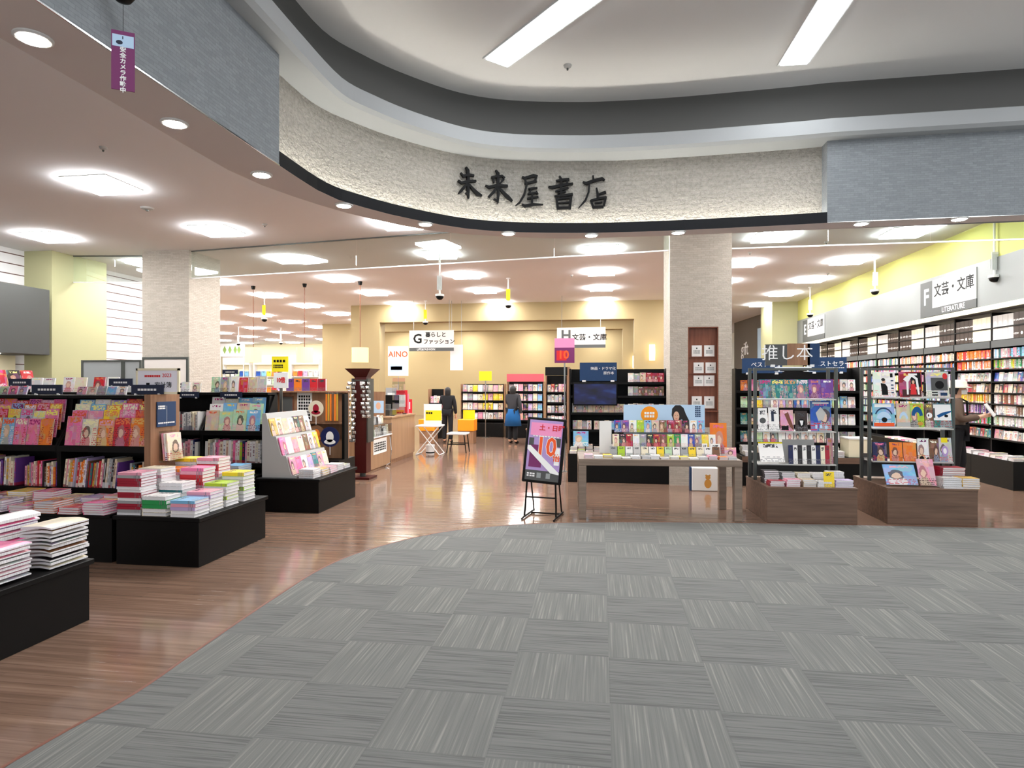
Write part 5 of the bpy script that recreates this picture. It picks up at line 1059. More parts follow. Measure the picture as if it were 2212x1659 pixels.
# wall lamps on the beige arch walls
for (px, py, y, l) in [(1408, 762, 19.6, 'glowing wall lamp on the beige arch wall beside the niche pillar'), (1371, 782, 25.5, 'small glowing wall lamp on the second arch behind')]:
    p = ony(px, py, y); t = thing('wall_lamp', l, 'lamp', (p.x, y, p.z)); part(t, 'back_plate', 'dull_metal', (-.06, .06, -.02, -.001, -.2, .2)); m = MB(); m.lathe([(.085, -.24), (.09, 0), (.085, .24)], c=(0, -.11, 0), seg=16); m.build('shade', 'sconce_glow', t)
# grey wall with white script beyond the pillar
plain('charcoal_brown', rgb(104, 98, 90), .7)
a, b = onz(1586, 698, ZC), onz(1667, 671, ZC); GA = math.atan2(b.y-a.y, b.x-a.x); GW = (b-a).length; UGW = T_((a.x, a.y, 0)) @ Rz(GA)
mb = MB(); mb.box(0, GW, 0, .15, 0, ZC, M=UGW); struct(mb.build('wall_grey', 'charcoal_brown'))
t = thing('wall_lettering', 'white script letters on the grey wall past the niche pillar', 'sign'); t.matrix_world = UGW @ T_((GW*.32, -.004, 2.95)); text('gift', .75, 'white_ink', t, (0, 0, 0), ext=.004, sx=1.0)
t = thing('wall_mirror', 'narrow pale framed panel on the grey wall past the niche pillar', 'panel'); t.matrix_world = UGW @ T_((GW*.78, -.002, 2.0)); part(t, 'frame', 'dull_metal', (-.5, .5, -.03, 0, 0, 1.7)); part(t, 'panel', 'pale_blue', (-.42, .42, -.034, -.03, .06, 1.64))
# ---------------------------------------------------------------- third display with wooden end, fans and packs
Y3 = 8.95; xa, xb = ony(590, 0, Y3).x, ony(750, 0, Y3).x; U3 = U_(xa, Y3); W3 = xb-xa
t = thing('goods_display', 'brown wooden goods display with round fans, behind the sloping stand', 'display'); t.matrix_world = U3
part(t, 'base', 'black', (0, W3, -.3, .3, .001, .42)); part(t, 'back_panel', 'brown_board', (0, W3, .04, .07, .42, 1.44)); part(t, 'end_post', 'brown_board', (0, .06, -.06, .035, .421, 1.46)); part(t, 'end_post', 'black', (W3-.04, W3, -.1, .035, .421, 1.40)); part(t, 'shelf', 'brown_board', (.061, W3-.041, -.1, .039, .95, .965))
t = thing('framed_card', 'dark framed card on the wooden goods display', 'card'); t.matrix_world = U3 @ T_((.22, .038, 1.12)); part(t, 'frame', 'niche_wood', (-.10, .10, -.012, 0, 0, .25)); part(t, 'card', 'charcoal', (-.085, .085, -.014, -.012, .015, .235))
t = thing('notice', 'white notice with rows of black print on the goods display', 'notice'); t.matrix_world = U3 @ T_((.50, .037, .98)); part(t, 'sheet', 'paper', (-.12, .12, -.01, 0, 0, .44)); dashes(t, 'ink', -.1, .1, -.0105, .03, .41, 5, 8, 2)
for i, (x, z, r, c1, c2) in enumerate([(.76, 1.18, .12, 'cream', 'crimson'), (.78, .80, .13, 'brown', 'orange'), (1.0, .76, .15, 'navy', 'white'), (.62, .74, .10, 'beige', 'brown')]):
    t = thing('round_fan', f'round {c1} fan with handle, {["upper", "lower", "lower dark", "upper beside the post"][i]} on the goods display', 'fan'); t.matrix_world = U3 @ T_((x, -.125-.02*i, z)); M1 = Rx(pi/2)
    m = MB(); m.lathe([(r, -.003), (r, .003)], seg=28); o = m.build('leaf', 'tinted', t); o.matrix_local = M1; o.color = (*PAL[c1], 1); m = MB(); m.prism(EL(0, .0, r*.4, r*.55), 1, -.006, -.003); m.prism(EL(.0, -r*.5, r*.6, r*.25), 1, -.006, -.003); o = m.build('leaf_picture', 'tinted', t); o.color = (*PAL[c2], 1); m = MB(); m.tube([(0, .002, -r*.9), (0, .002, -r-.12)], .006, 6); m.build('handle', 'white_plastic', t); part(t, 'hook', 'steel', (-.003, .003, 0.004, .16+.02*i, r*.6, r*.6+.006))
for i, c in enumerate(['purple', 'orange', 'purple', 'red', 'crimson']):
    book(face_out(U3, .25+.13*i, .0-.02, 1.47-.03 if 0 else 1.441, .125, .06, .19, .0) @ T_((0, .065, 0)), .122, .05, .19, c, 'plain', 'boxed_pack', f'{c} boxed pack standing on the goods display, {nth(i)} along its top', 'pack', 'boxed packs on top of the goods display')
part(bpy.data.objects['goods_display'], 'top_board', 'brown_board', (0, W3, -.04, .12, 1.441-.0005-.02, 1.4405))
for i in range(6):
    c = ['orange', 'gold', 'orange', 'brown', 'orange', 'gold'][i]; t = thing('hanging_strap', f'{c} strap hanging at the end of the goods display, {nth(i)} along', 'strap', group='straps on the goods display'); t.matrix_world = U3 @ T_((W3-.26+.034*i, -.16, 1.0)); o = part(t, 'band', 'tinted', (-.012, .012, 0, .006, 0, .4)); o.color = (*PAL[c], 1); part(t, 'clasp', 'steel', (-.01, .01, 0, .006, .4, .425)); part(t, 'hook', 'steel', (-.003, .003, .0065, .198, .405, .411))
t, w_, h_ = board_sign('yellow sale notice card above the ten-times card', 587, 622, 770, 803, 8.50, 'sale_yellow', pole=True); dashes(t, 'ink', -w_*.4, w_*.35, -.001, h_*.62, h_*.85, 4, 1, 2); dashes(t, 'ink', -w_*.4, w_*.2, -.001, h_*.25, h_*.5, 7, 2, 3)
t, w_, h_ = board_sign('white card with red ten-times lettering below the yellow notice', 591, 622, 805, 838, 8.36, 'paper', pole=True); text('10倍', .085, 'red_ink', t, (0, -.002, h_*.5), bold=.003, sx=.8)
# ---------------------------------------------------------------- dark tower of hanging packets
tw = onz(776, 1036, 0); TX, TY = tw.x, tw.y+.15
t = thing('spinner_tower', 'tall maroon spinner tower with flared top, hung with silver packets', 'rack', (TX, TY, 0)); 
part(t, 'column', 'maroon', (-.10, .10, -.10, .10, .10, 1.66)); part(t, 'foot', 'maroon', (-.18, .18, -.18, .18, .001, .035)); m = MB(); m.tube([(0, 0, .03), (0, 0, .11)], .05, 10); m.build('pivot', 'dull_metal', t)
m = MB(); k0 = m.add([(-.10, -.10, 1.66), (.10, -.10, 1.66), (.10, .10, 1.66), (-.10, .10, 1.66)]); k1 = m.add([(-.22, -.22, 1.80), (.22, -.22, 1.80), (.22, .22, 1.80), (-.22, .22, 1.80)])
for i in range(4): m.face((k0+i, k0+(i+1) % 4, k1+(i+1) % 4, k1+i))
m.face((k1, k1+1, k1+2, k1+3)); m.face((k0+3, k0+2, k0+1, k0)); m.build('flared_top', 'maroon', t)
part(t, 'price_tag', 'paper', (.0, .07, -.125, -.12, 1.53, 1.59)); part(t, 'hook_rail', 'dull_metal', (-.14, -.12, -.13, .13, .6, 1.64), (.12, .14, -.13, .13, .6, 1.64), (-.14, .14, -.115, -.105, 1.6, 1.62))
for s in (0, 1):
    for i in range(15 if s == 0 else 9):
        for q in range(2):
            z = 1.60-.066*i; x = [-.165, .08][s]+.085*q-.02*(i % 2)+(.0 if s else -.0); r_ = random.Random(i*9+s*31+q)
            t = thing('charm_packet', f'silver charm packet, {nth(i)} down the {"wider" if s == 0 else "shorter"} string, {"first" if q == 0 else "second"} column, on the maroon tower', 'packet', (TX+x, TY-.150-.008*(i % 2)-.012*q, z-.07), r_.uniform(-.5, .5), 'silver packets on the maroon tower')
            m = MB(); n0 = m.add([(-.033, -.004, 0), (.033, -.004, 0), (.033, -.004, .05), (.02, -.012, .03), (-.033, -.004, .055), (-.01, -.016, .02), (0, .008, .03)])
            for f in ((0, 1, 5), (1, 3, 5), (1, 2, 3), (2, 4, 3), (3, 4, 5), (4, 0, 5), (0, 6, 1), (1, 6, 2), (2, 6, 4), (4, 6, 0)): m.face([n0+j for j in f])
            m.build('packet', 'foil', t); part(t, 'hook', 'steel', (-.002, .002, .005, .03, .052, .056))
# ---------------------------------------------------------------- till counter and what stands on it
cx = onz(797, 1021, 0).x; 
t = thing('till_counter', 'long brown wooden till counter running back into the shop', 'counter', (cx, 11.55, 0)); part(t, 'body', 'counter_wood', (-.62, 0, 0, 1.5, .08, .88)); part(t, 'top', 'counter_wood', (-.64, .02, -.02, 1.52, .881, .92), b=.004); part(t, 'kickboard', 'brown_board', (-.6, -.02, .02, 1.48, .001, .08))
def on_counter(nm, label, cat, x, y, z=.921): return thing(nm, label, cat, (cx+x, 11.55+y*.66, z))
t = on_counter('till_screen', 'dark till screen on the counter, facing the customer side', 'screen', -.3, 1.28); part(t, 'screen', 'black', (-.17, .17, -.015, .015, .12, .40), b=.004); part(t, 'stand', 'dull_metal', (-.02, .02, -.01, .03, .01, .13)); part(t, 'foot', 'dull_metal', (-.1, .1, -.07, .07, 0, .012))
t = on_counter('till', 'grey cash till on the counter beside the screen', 'till', -.32, .66); part(t, 'drawer', 'dull_metal', (-.2, .2, -.2, .2, 0, .1)); part(t, 'keyboard', 'charcoal', (-.18, .18, -.18, .0, .1005, .13)); part(t, 'printer', 'charcoal', (-.1, .1, .03, .18, .1005, .22))
t = on_counter('poster_board', 'brown portrait poster standing on the counter', 'poster', -.3, .15); part(t, 'board', 'brown_board', (-.14, .14, 0, .012, 0, .48)); part(t, 'picture', 'pale_blue', (-.11, .11, -.002, 0, .06, .3)); m = MB(); m.prism(EL(0, .2, .05, .07), 1, -.004, -.002); m.build('face', 'skin', t)
t = on_counter('clear_screen', 'clear hanging acrylic screen standing on the counter edge', 'screen', -.05, .9); part(t, 'sheet', 'acrylic', (-.003, .003, -.4, .4, .02, .75)); part(t, 'foot', 'dull_metal', (-.04, .04, -.4, -.36, 0, .02), (-.04, .04, .36, .4, 0, .02))
for i, (x, y, h, c) in enumerate([(-.14, 1.6, .5, 'red'), (-.16, 1.85, .42, 'rose'), (-.40, 1.72, .55, 'grey'), (-.14, 2.1, .3, 'red')]):
    t = on_counter('counter_card', f'{c} upright card at the back of the till counter, {nth(i)} of four', 'card', x, y); o = part(t, 'card', 'tinted', (-.12, .12, 0, .012, 0, h)); o.color = (*PAL[c], 1); part(t, 'foot', 'white_plastic', (-.1, .1, -.04, .05, 0, .004)); part(t, 'picture', 'paper', (-.08, .08, -.002, 0, h*.3, h*.8))
for i in range(5):
    t = on_counter('lucky_cat', f'small {"white" if i % 2 else "black"} figure on the till counter, {nth(i)} along', 'figure', -.58, 1.05+.17*i, .921); m = MB(); m.lathe([(.045, 0), (.055, .05), (.04, .10), (.045, .14), (.035, .18), (.01, .2)], seg=14); m.build('body', 'white_plastic' if i % 2 else 'black', t, smooth=True); part(t, 'ear', 'ink', (-.035, -.015, -.01, .01, .185, .215), (.015, .035, -.01, .01, .185, .215))
# low goods case at the head of the counter, with wire shelf and small packs
t = thing('goods_case', 'low wooden goods case at the head of the till counter, with a paper notice', 'display case', (cx, 10.47, 0)); part(t, 'body', 'counter_wood', (-.56, 0, 0, 1.02, .03, .58)); part(t, 'plinth', 'brown_board', (-.54, -.02, .02, 1.0, .001, .0295)); part(t, 'top', 'white_plastic', (-.58, .03, -.02, 1.04, .5805, .60)); part(t, 'glass_front', 'acrylic', (.02, .025, -.01, 1.03, .6005, .80)); part(t, 'wire_shelf', 'chrome', (-.40, -.05, .05, .98, .80, .806), (-.40, -.394, .05, .056, .6005, .8), (-.056, -.05, .05, .056, .6005, .8), (-.40, -.394, .974, .98, .6005, .8), (-.056, -.05, .974, .98, .6005, .8))
n_ = part(t, 'notice', 'paper', (.0005, .005, .12, .80, .28, .55)); dd = dashes(t, 'ink', .15, .75, -.006, .33, .50, 7, 4, 3); dd.rotation_euler.z = pi/2
m = MB(); m.tube([(.05, .85, .55), (.08, .85, .3), (.06, .85, .06), (-.0, .80, .02), (.10, .5, .015)], .01, 8); m.build('wire_leg', 'chrome', t)
UG = U_(cx, 10.47, pi/2)
for i in range(20):
    k, q = i % 10, i//10; c = ['white', 'silver', 'black', 'cream', 'white', 'grey', 'white', 'pale green', 'silver', 'white'][(i*7) % 10]; hh = [.12, .16, .1, .14][i % 4]+(0 if q else .02)
    book(face_out(UG, .10+.092*k, (.0 if q == 0 else .10)+.02, .6005 if q == 0 else .8065, .075, .03, hh, .06), .072, .03, hh, c, 'plain', 'small_pack', f'{c} small pack, {nth(k)} {"in front on the goods case" if q == 0 else "on the wire shelf of the goods case"}', 'pack', 'small packs on the goods case')
# folding table with crossed legs, notice, stool
fx = onz(906, 984, 0); t = thing('folding_table', 'small white folding table with crossed legs past the counter end', 'table', (fx.x+.17, fx.y+.25, 0)); part(t, 'top', 'white_plastic', (-.26, .26, -.26, .26, .62, .65))
for y in (-.22, .22):
    for s in (-1, 1): m = MB(); m.tube([(.26*s, y+.012*s, .012), (-.24*s, y+.012*s, .618)], .012, 8); m.build('leg', 'white_plastic', t)
m = MB(); m.tube([(.26, -.21, .012), (.26, .21, .012)], .012, 8); m.tube([(-.26, -.21, .012), (-.26, .21, .012)], .012, 8); m.build('foot_rail', 'white_plastic', t)
t = thing('table_notice', 'white and yellow notice card on the folding table', 'notice', (fx.x+.24, fx.y+.2, .651)); part(t, 'card', 'paper', (-.2, .2, 0, .01, 0, .46)); part(t, 'yellow_panel', 'sale_yellow', (-.16, .2, -.002, 0, .10, .32)); dashes(t, 'ink', -.15, .0, -.0025, .24, .30, 3, 1, 2); part(t, 'foot', 'paper', (-.2, .2, .0105, .08, 0, .003))
t = thing('bin', 'low white drum bin under the folding table', 'bin', (fx.x+.17, fx.y+.25, 0)); m = MB(); m.lathe([(.09, .001), (.10, .19), (.105, .21)], seg=20); m.build('body', 'white_plastic', t); m = MB(); m.lathe([(.097, .03), (.097, .06)], seg=20); m.build('band', 'ink', t)
t = thing('stool', 'dark-framed folding stool beside the folding table', 'stool', (fx.x+.72, fx.y+.6, 0)); part(t, 'seat', 'white_plastic', (-.22, .22, -.2, .2, .42, .46), b=.01)
for x in (-.2, .2):
    for y in (-.17, .17): m = MB(); m.tube([(x*1.1, y, .012), (x*.85, y, .419)], .012, 8); m.build('leg', 'black', t)
part(t, 'rung', 'black', (-.19, .19, -.18, -.16, .2, .22), (-.19, .19, .16, .18, .2, .22))
# ---------------------------------------------------------------- far aisle under the arch: shelves, bright goods
def far_case(label, px0, px1, y, H, zs, pals, header_mat=None, n=9, nm='aisle_bookcase', face=True):
    a, b = ony(px0, 0, y).x, ony(px1, 0, y).x; U = U_(a, y); W_ = b-a; t = bookcase(U, W_, H, .35, zs, label, nm, 'brown_board', base=.3, basez=.4)
    if header_mat: part(t, 'header', header_mat, (0, W_, -.02, .0, H, H+.22))
    for r, z in enumerate(zs):
        face_row(U, [.05+(W_-.1)*(i+.5)/n for i in range(n)], .04, z, f'on shelf {["one", "two", "three", "four", "five"][r]} of the {label.split(",")[0]}', 'aisle_book', 'book', 'books in the far aisle bookcases', pals, (W_-.1)/n*.9, .2, .03, .1, 'photo')
    return U, W_
far_case('tan aisle bookcase, far down under the arch', 995, 1090, 18.2, 1.55, [.5, .78, 1.06, 1.32], ['white', 'rose', 'cream', 'grey', 'yellow', 'white', 'beige'], None, 8)
far_case('red-topped aisle bookcase, far down under the arch', 1095, 1175, 17.9, 1.62, [.5, .78, 1.06, 1.34], ['grey', 'white', 'rose', 'black', 'lilac', 'cream', 'sky blue'], 'rose_red' if plain('rose_red', rgb(206, 84, 96), .6) else '', 7)
far_case('dark aisle bookcase, near the purple poster', 1178, 1226, 16.5, 1.78, [.5, .78, 1.06, 1.34], ['black', 'grey', 'white', 'crimson', 'white', 'rose'], 'black', 5)
far_case('low aisle bookcase, behind the folding table', 925, 960, 17.5, 1.4, [.5, .75, 1.0], ['rose', 'white', 'cream', 'pink'], None, 4)
for i, (px, c) in enumerate([(952, 'orange'), (1003, 'orange')]):
    p = onz(px, 958, 0); t = thing('display_bin', f'{["orange goods bin on the counter side", "orange goods bin on the arch side"][i]} of the dark-clothed shopper', 'bin', (p.x+(-.38 if px < 960 else .04), p.y+.2, 0)); part(t, 'body', 'orange', (-.22, .22, -.2, .2, .32, .62), b=.01); part(t, 'stand', 'brown_board', (-.2, .2, -.18, .18, .001, .319)); part(t, 'card', 'sale_yellow', (-.16, .16, .19, .2, .6205, .85))
t, w_, h_ = board_sign('yellow price board above the far aisle', 1035, 1062, 802, 822, 17.6, 'sale_yellow'); 
a = ony(986, 745, 18.9); t = thing('hanging_sign', 'tall blank white board hanging in the far aisle', 'sign', (a.x, 18.9, ony(986, 800, 18.9).z)); part(t, 'board', 'white_plastic', (-.2, .2, 0, .02, 0, .80)); part(t, 'wire', 'steel', (-.16, -.15, .005, .015, .8, ZC-t.location.z), (.15, .16, .005, .015, .8, ZC-t.location.z))
p = onz(1158, 965, 0); low_table('low tan display table behind the poster stand', p.x-.25, p.x+.6, p.y+.1, p.y+.9, .44, 'brown_board')
for i in range(8): pile(U_(p.x-.15, p.y+.25), .09*i, 0 if i % 2 else .02, .44, 3+i % 3, .085, .2, .03, [['white', 'cream', 'rose', 'sky blue'][i % 4]], f'the {nth(i)} pile on the low tan table', 'tan_table_book', 'book', 'books on the low tan table', 'photo')
# signs and shelves of the neighbouring shop seen far behind
t, w_, h_ = board_sign('white far poster with orange letters, seen through the arch', 838, 882, 748, 812, 24.5, 'paper', [('pale_blue', (-.4, .3, .12, .42)), ('blue_cloth', (-.36, .2, .2, .32))]); text('AINO', .33, 'orange_ink', t, (0, -.003, h_*.72), bold=.006)
for i, (p0, p1) in enumerate([(482, 540), (548, 612), (628, 690), (698, 757)]):
    Y = 35.5; a, b = ony(p0, 0, Y).x, ony(p1, 0, Y).x; t = thing('drugstore_shelf', f'pale lit shelf unit at the far back, {nth(i)} from the stone pillar', 'shelf', (a, Y, 0)); W_ = b-a
    part(t, 'back_panel', 'cream', (0, W_, .3, .35, .001, 3.3)); part(t, 'fascia', 'white_plastic', (0, W_, -.05, .29, 2.75, 3.3)); part(t, 'post', 'white_plastic', (0, .05, 0, .29, .001, 2.74)); part(t, 'post', 'white_plastic', (W_-.05, W_, 0, .29, .001, 2.74)); part(t, 'lamp', 'shelf_lamp', (.06, W_-.06, .1, .16, 2.72, 2.745))
    for z in (1.0, 1.5, 2.0): part(t, 'shelf', 'white_plastic', (.051, W_-.051, 0, .29, z-.03, z))
    for r, z in enumerate((1.0, 1.5, 2.0)):
        n = 5
        for q in range(n):
            c = ['white', 'lilac', 'orange', 'sky blue', 'pale green', 'cream', 'red', 'yellow', 'blue'][(q*4+r*7+i*3) % 9]; o = book(face_out(U_(a, Y), .1+(W_-.2)*(q+.5)/n, .05, z, (W_-.2)/n*.8, .12, .36, 0), (W_-.2)/n*.78, .12, .3+.04*(q % 2), c, 'plain', 'shop_box', f'{c} product box, {nth(q)} on the {["lowest", "middle", "upper"][r]} shelf of the {nth(i)} pale far unit', 'box', 'product boxes at the far back')
t = thing('leaf_sign', 'white far sign with three green leaves above the pale shelves', 'sign', (ony(500, 0, 35.3).x, 35.3, ony(500, 770, 35.3).z)); part(t, 'board', 'paper', (-.9, .9, 0, .03, 0, .8)); m = MB()
for s in (-.45, -.1, .25, .5): m.prism([(s, .15), (s+.12, .4), (s, .65), (s-.12, .4)], 1, -.01, 0)
m.build('leaf', 'leaf_green' if plain('leaf_green', rgb(140, 170, 90), .6) else '', t); part(t, 'post', 'white_plastic', (-.8, -.75, .031, .06, -t.location.z, .4), (.75, .8, .031, .06, -t.location.z, .4))
# ---------------------------------------------------------------- far left: overhead dark cabinet, lit recess, partition, poster
t = thing('overhead_cabinet', 'large dark grey overhead cabinet on the slatted wall', 'cabinet', (-11.19, 4.0, 2.10)); part(t, 'box', 'charcoal_dark' if plain('charcoal_dark', rgb(66, 67, 66), .6) else '', (0, .78, 0, 6.45, 0, 1.24), b=.006); m = MB(); m.lathe([(.09, -.012), (.09, -.001)], c=(.5, 5.6, 0), seg=18); m.build('lamp', 'downlight_lamp', t); m = MB(); m.lathe([(.09, -.012), (.09, -.001)], c=(.5, 4.0, 0), seg=18); m.build('lamp', 'downlight_lamp', t)
t = thing('wall_counter', 'beige-backed wall shelf under the dark overhead cabinet', 'shelf', (-11.19, 4.0, 0)); part(t, 'back_panel', 'cream', (0, .03, 0, 6.45, .001, 2.095)); part(t, 'body', 'black', (.031, .8, 0, 6.4, .001, 1.42)); part(t, 'ledge', 'black', (.031, .82, 0, 6.42, 1.4205, 1.45))
UL = U_(-10.62, 10.2, pi/2)
for i in range(6): book(face_out(U_(-10.62, 8.9+.27*i, pi/2), 0, 0, 1.45, .25, .02, .36, .25), .24, .02, .36, ['white', 'grey', 'brown', 'crimson', 'dark brown', 'red'][i], 'photo', 'large_photo_book', f'{["white", "grey", "brown", "crimson", "dark brown", "red"][i]} large book under the dark overhead cabinet, {nth(i)} along', 'book', 'large books under the overhead cabinet')
a, b = ony(175, 778, 10.15), ony(304, 778, 10.15)
t = thing('partition', 'grey two-panel office partition behind the magazine racks', 'partition', (a.x, 10.15, 0)); W_ = b.x-a.x; H_ = a.z; part(t, 'panel', 'partition_grey', (.04, W_*.7-.03, .01, .03, .05, H_-.03)); part(t, 'panel', 'partition_grey', (W_*.7+.04, W_-.03, .01, .03, .05, H_-.03)); part(t, 'frame', 'dull_metal', (0, W_, 0, .04, H_-.03, H_), (0, .04, 0, .04, .001, H_-.031), (W_*.7-.03, W_*.7+.04, -.005, .045, .001, H_-.031), (W_-.03, W_, 0, .04, .001, H_-.031))
a, b = ony(309, 772, q0.y-.03), ony(408, 850, q0.y-.03); t = thing('pale_screen', 'grey-framed pale panel standing against the stone pillar behind the racks', 'panel', (a.x, q0.y-.06, 0)); W_ = b.x-a.x; H_ = a.z; part(t, 'frame', 'dull_metal', (0, W_, 0, .04, H_-.04, H_), (0, .04, 0, .04, .001, H_-.041), (W_-.04, W_, 0, .04, .001, H_-.041)); part(t, 'panel', 'panel_bright', (.041, W_-.041, .01, .03, .05, H_-.041)); dashes(t, 'white_ink', W_*.35, W_*.85, .009, H_-.32, H_-.22, 4, 1, 6)
# books standing on back racks left of the partition
U = U_(-7.85, 7.25); gondola(U, 1.9, 'black back-to-back rack behind the front magazine racks', False, top=1.44, steps=False); spine_row(U, .05, 1.85, .03, .956, 'on the middle board of the back rack', 'back_rack_book', 'book', 'books on the back rack', SOFT, (.2, .25), (.03, .05), .16)
face_row(U, [.25, .44, .74, .92, 1.2, 1.4], .16, 1.44, 'standing on the back rack top', 'white_photo_book', 'book', 'white photo books on the back rack', ['white', 'white', 'white', 'cream', 'red', 'white'], .17, .2, .02, .15, 'photo')
# ---------------------------------------------------------------- people
def person(name, label, loc, rz, H, top, legs, jacket_mat, leg_mat, arms='down', hair_len=.0, hat=None, skirt=None, mask=False):
    t = thing(name, label, 'person', loc, rz); s = H/1.62
    def skin(nm, mat, verts, edges, rad, sub=2):
        me = bpy.data.meshes.new(nm); me.from_pydata([Vector(v)*s for v in verts], edges, []); o = bpy.data.objects.new(nm, me); COL.objects.link(o)
        md = o.modifiers.new('s', 'SKIN'); md.use_smooth_shade = True; o.modifiers.new('u', 'SUBSURF').levels = sub
        for v, r_ in zip(me.skin_vertices[0].data, rad): v.radius = tuple(q*s for q in (r_ if isinstance(r_, tuple) else (r_, r_)))
        me.skin_vertices[0].data[0].use_root = True
        m2 = bpy.data.meshes.new_from_object(o.evaluated_get(bpy.context.evaluated_depsgraph_get())); bpy.data.objects.remove(o); m2.materials.clear(); m2.materials.append(MATS[mat]); m2.name = nm
        o = bpy.data.objects.new(nm, m2); COL.objects.link(o); o.parent = t; return o
    def arm(sx):
        if arms == 'read': return [(sx*.17, 0, 1.33), (sx*.22, -.04, 1.08), (sx*.10, -.27, 1.12), (sx*.06, -.34, 1.14)]
        if arms == 'reach' and sx > 0: return [(sx*.17, 0, 1.33), (sx*.23, -.12, 1.12), (sx*.20, -.36, 1.10), (sx*.18, -.44, 1.10)]
        return [(sx*.17, 0, 1.33), (sx*.225, .02, 1.07), (sx*.235, -.04, .84), (sx*.235, -.06, .76)]
    def legv(sx, st): return [(sx*.085, 0, .90), (sx*.095, -.02-.04*st, .49), (sx*.10, .03-.02*st, .09), (sx*.105, -.05-.02*st, .035), (sx*.108, -.13-.02*st, .03)]
    # body
    V = [(0, 0, .93), (0, .01, 1.10), (0, 0, 1.27), (0, .01, 1.37), (0, -.005, 1.435), (0, -.02, 1.50), (0, -.015, 1.575), (0, -.125, 1.495)]; E = [(0, 1), (1, 2), (2, 3), (3, 4), (4, 5), (5, 6), (5, 7)]; R = [(.14, .10), (.12, .09), (.15, .095), (.06, .055), (.05, .052), (.078, .092), (.07, .08), (.012, .014)]
    for sx in (-1, 1):
        k = len(V); a = arm(sx); V += a; E += [(2, k), (k, k+1), (k+1, k+2), (k+2, k+3)]; R += [.055, .042, .028, (.034, .02)]
        d = (Vector(a[3])-Vector(a[2])).normalized(); side = Vector((sx, 0, 0)) if arms == 'down' else Vector((0, 0, -1)); side = (side-d*side.dot(d)).normalized(); fwd = d.cross(side)
        for fi in range(5):
            kk = len(V); off_ = side*(-.027+.016*(fi-.5)) if fi else -side*.03; ln = [.05, .07, .078, .073, .058][fi]; b0 = Vector(a[3])+(off_*.6 if fi else off_*.6-d*.03); d2 = (d+(-side*.9 if fi == 0 else side*(.08*(fi-2.5)))).normalized()
            V += [tuple(b0+d2*ln*.6), tuple(b0+d2*ln+fwd*.012)]; E += [(k+3, kk), (kk, kk+1)]; R += [.0085, .007]
    for sx in (-1, 1):
        k = len(V); V += legv(sx, sx); E += [(0, k)]+[(k+i, k+i+1) for i in range(4)]; R += [.085, .058, .040, .036, .030]
    skin('body', 'skin', V, E, R)
    # jacket over torso and arms, trousers over legs
    V = [(0, .0, .86), (0, .01, 1.08), (0, .0, 1.28), (0, .01, 1.385)]; E = [(0, 1), (1, 2), (2, 3)]; R = [(.17, .135), (.155, .12), (.18, .125), (.075, .075)]
    for sx in (-1, 1): k = len(V); a = arm(sx)[:3]; V += a; E += [(2, k), (k, k+1), (k+1, k+2)]; R += [.075, .06, .045]
    skin('jacket', jacket_mat, V, E, R)
    V = [(0, 0, .92)]; E = []; R = [(.155, .12)]
    for sx in (-1, 1): k = len(V); V += legv(sx, sx)[:3]; E += [(0, k), (k, k+1), (k+1, k+2)]; R += [.10, .075, .058]
    skin('trousers', leg_mat, V, E, R)
    for sx in (-1, 1): l = legv(sx, sx); skin('shoe', 'black', [(l[2][0], l[2][1], .06), (l[3][0], l[3][1], .042), (l[4][0], l[4][1]-.01, .036)], [(0, 1), (1, 2)], [.048, .044, .038])
    if skirt: m = MB(); m.lathe([(.16*s, .98*s), (.2*s, .8*s), (.24*s, .5*s)], seg=24); m.build('skirt', skirt, t, smooth=True)
    m = MB(); n = 16; C0 = Vector((0, -.005, 1.525))*s      # hair cap
    rings = []
    for i in range(9):
        th = pi*.5*i/8*1.28; rr = sin(th); ring = []
        for j in range(n):
            ph = 2*pi*j/n; front = max(0, -sin(ph)); rz_ = cos(th) if not (i > 4 and front > .35) else max(cos(th), .30)
            ring.append(C0+Vector((cos(ph)*rr*.093 if not (i > 4 and front > .35) else cos(ph)*.088, sin(ph)*(rr if not (i > 4 and front > .35) else .93)*.112, rz_*.105-(hair_len*max(0, i-6)/2 if front < .35 else 0)))*1.0 if s == 1 else C0+Vector((cos(ph)*rr*.093, sin(ph)*rr*.112*(1 if front < .35 or i < 5 else .95), (cos(th) if not (i > 4 and front > .35) else max(cos(th), .3))*.105-(hair_len*max(0, i-6)/2 if front < .35 else 0)))*s)
        rings.append(m.add(ring))
    for a, b in zip(rings, rings[1:]):
        for j in range(n): m.face((a+j, a+(j+1) % n, b+(j+1) % n, b+j))
    m.build('hair', 'hair', t, smooth=True)
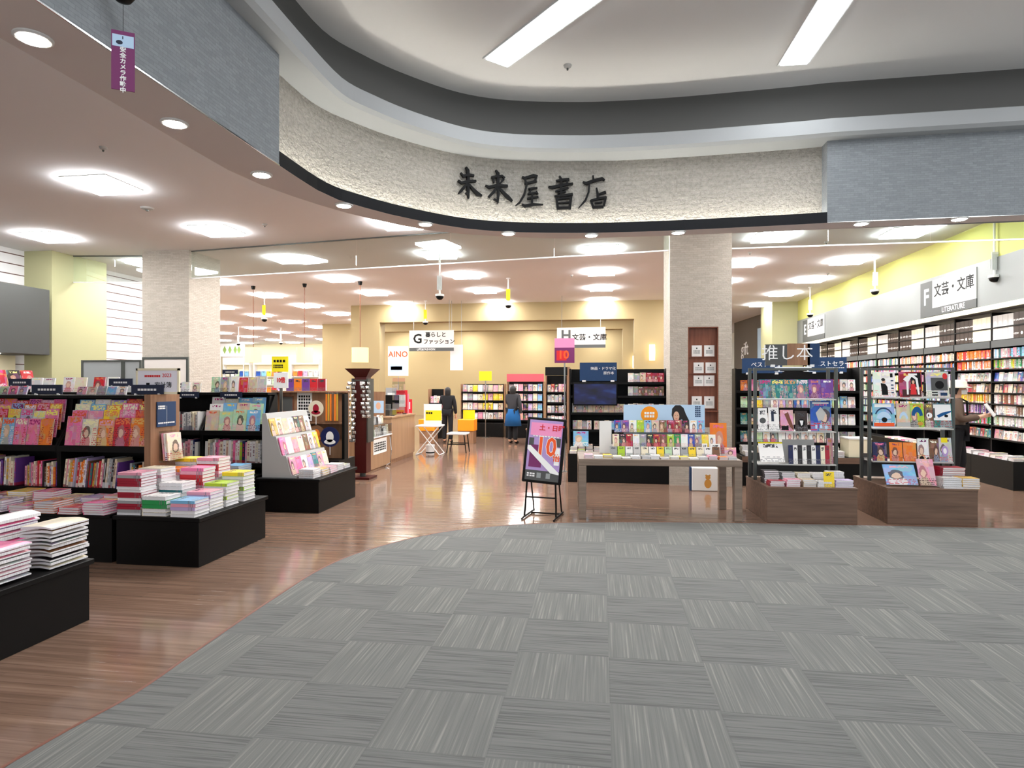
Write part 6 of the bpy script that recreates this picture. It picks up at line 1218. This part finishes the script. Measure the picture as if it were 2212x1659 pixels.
    m = MB(); m.lathe([(.004, -.004), (.008, 0), (.004, .004)], c=(-.032*s, -.108*s, 1.525*s), seg=8); m.lathe([(.004, -.004), (.008, 0), (.004, .004)], c=(.032*s, -.108*s, 1.525*s), seg=8); m.build('eye', 'ink', t); m = MB(); m.box(-.02*s, .02*s, -.109*s, -.098*s, 1.452*s, 1.458*s); m.build('mouth', 'rose_red', t)
    if mask: m = MB(); m.prism([(-.075*s, 1.44*s), (.075*s, 1.44*s), (.08*s, 1.50*s), (0, 1.52*s), (-.08*s, 1.50*s)], 1, -.128*s, -.06*s); m.build('mask', 'paper', t)
    if hat: m = MB(); m.lathe([(.165, .055), (.17, .06), (.11, .085), (.108, .14), (.085, .165), (.02, .17)], c=(0, -.015, 1.475*s), seg=24); m.build('hat', hat, t, smooth=True)
    return t
p = ony(2066, 900, 9.6)
person('person', 'person in brown jacket and cream hat reading at the wall of books', (p.x, 9.6, 0), radians(62), 1.58, None, None, 'brown_jacket', 'black_cloth', 'read', .04, 'hat_cloth', mask=True)
PT = bpy.data.objects['person']
m = MB(); m.tube([(-.20, .06, .9), (-.14, .13, 1.2), (.05, .04, 1.40), (.12, -.12, 1.3), (.15, -.13, 1.0), (.16, .0, .86)], .014, 8); m.build('bag_strap', 'black_cloth', PT)
t = thing('open_book', 'open pale book held by the reading person', 'book'); t.matrix_world = T_((p.x, 9.6, 0)) @ Rz(radians(62)) @ T_((0, -.44, 1.12)) @ Rx(-.55)
for s in (-1, 1): m = MB(); m.box(0.002, .13, -.006, .006, 0, .19, M=Matrix.Scale(1, 4) if s > 0 else Matrix.Scale(-1, 4, (1, 0, 0))); o = m.build('page_half', 'paper', t); o.rotation_euler.z = s*.25
p = onz(968, 956, 0); person('person', 'shopper in black coat standing between two orange goods bins', (p.x, p.y-.05, 0), pi, 1.46, None, None, 'black_cloth', 'black_cloth', 'down', .10)
p = onz(1108, 958, 0); person('person', 'shopper in dark jacket and blue skirt before the far bookcases', (p.x, p.y, 0), pi*.9, 1.5, None, None, 'charcoal_cloth' if plain('charcoal_cloth', rgb(52, 52, 56), .9) else '', 'black_cloth', 'reach', .08, skirt='blue_cloth')
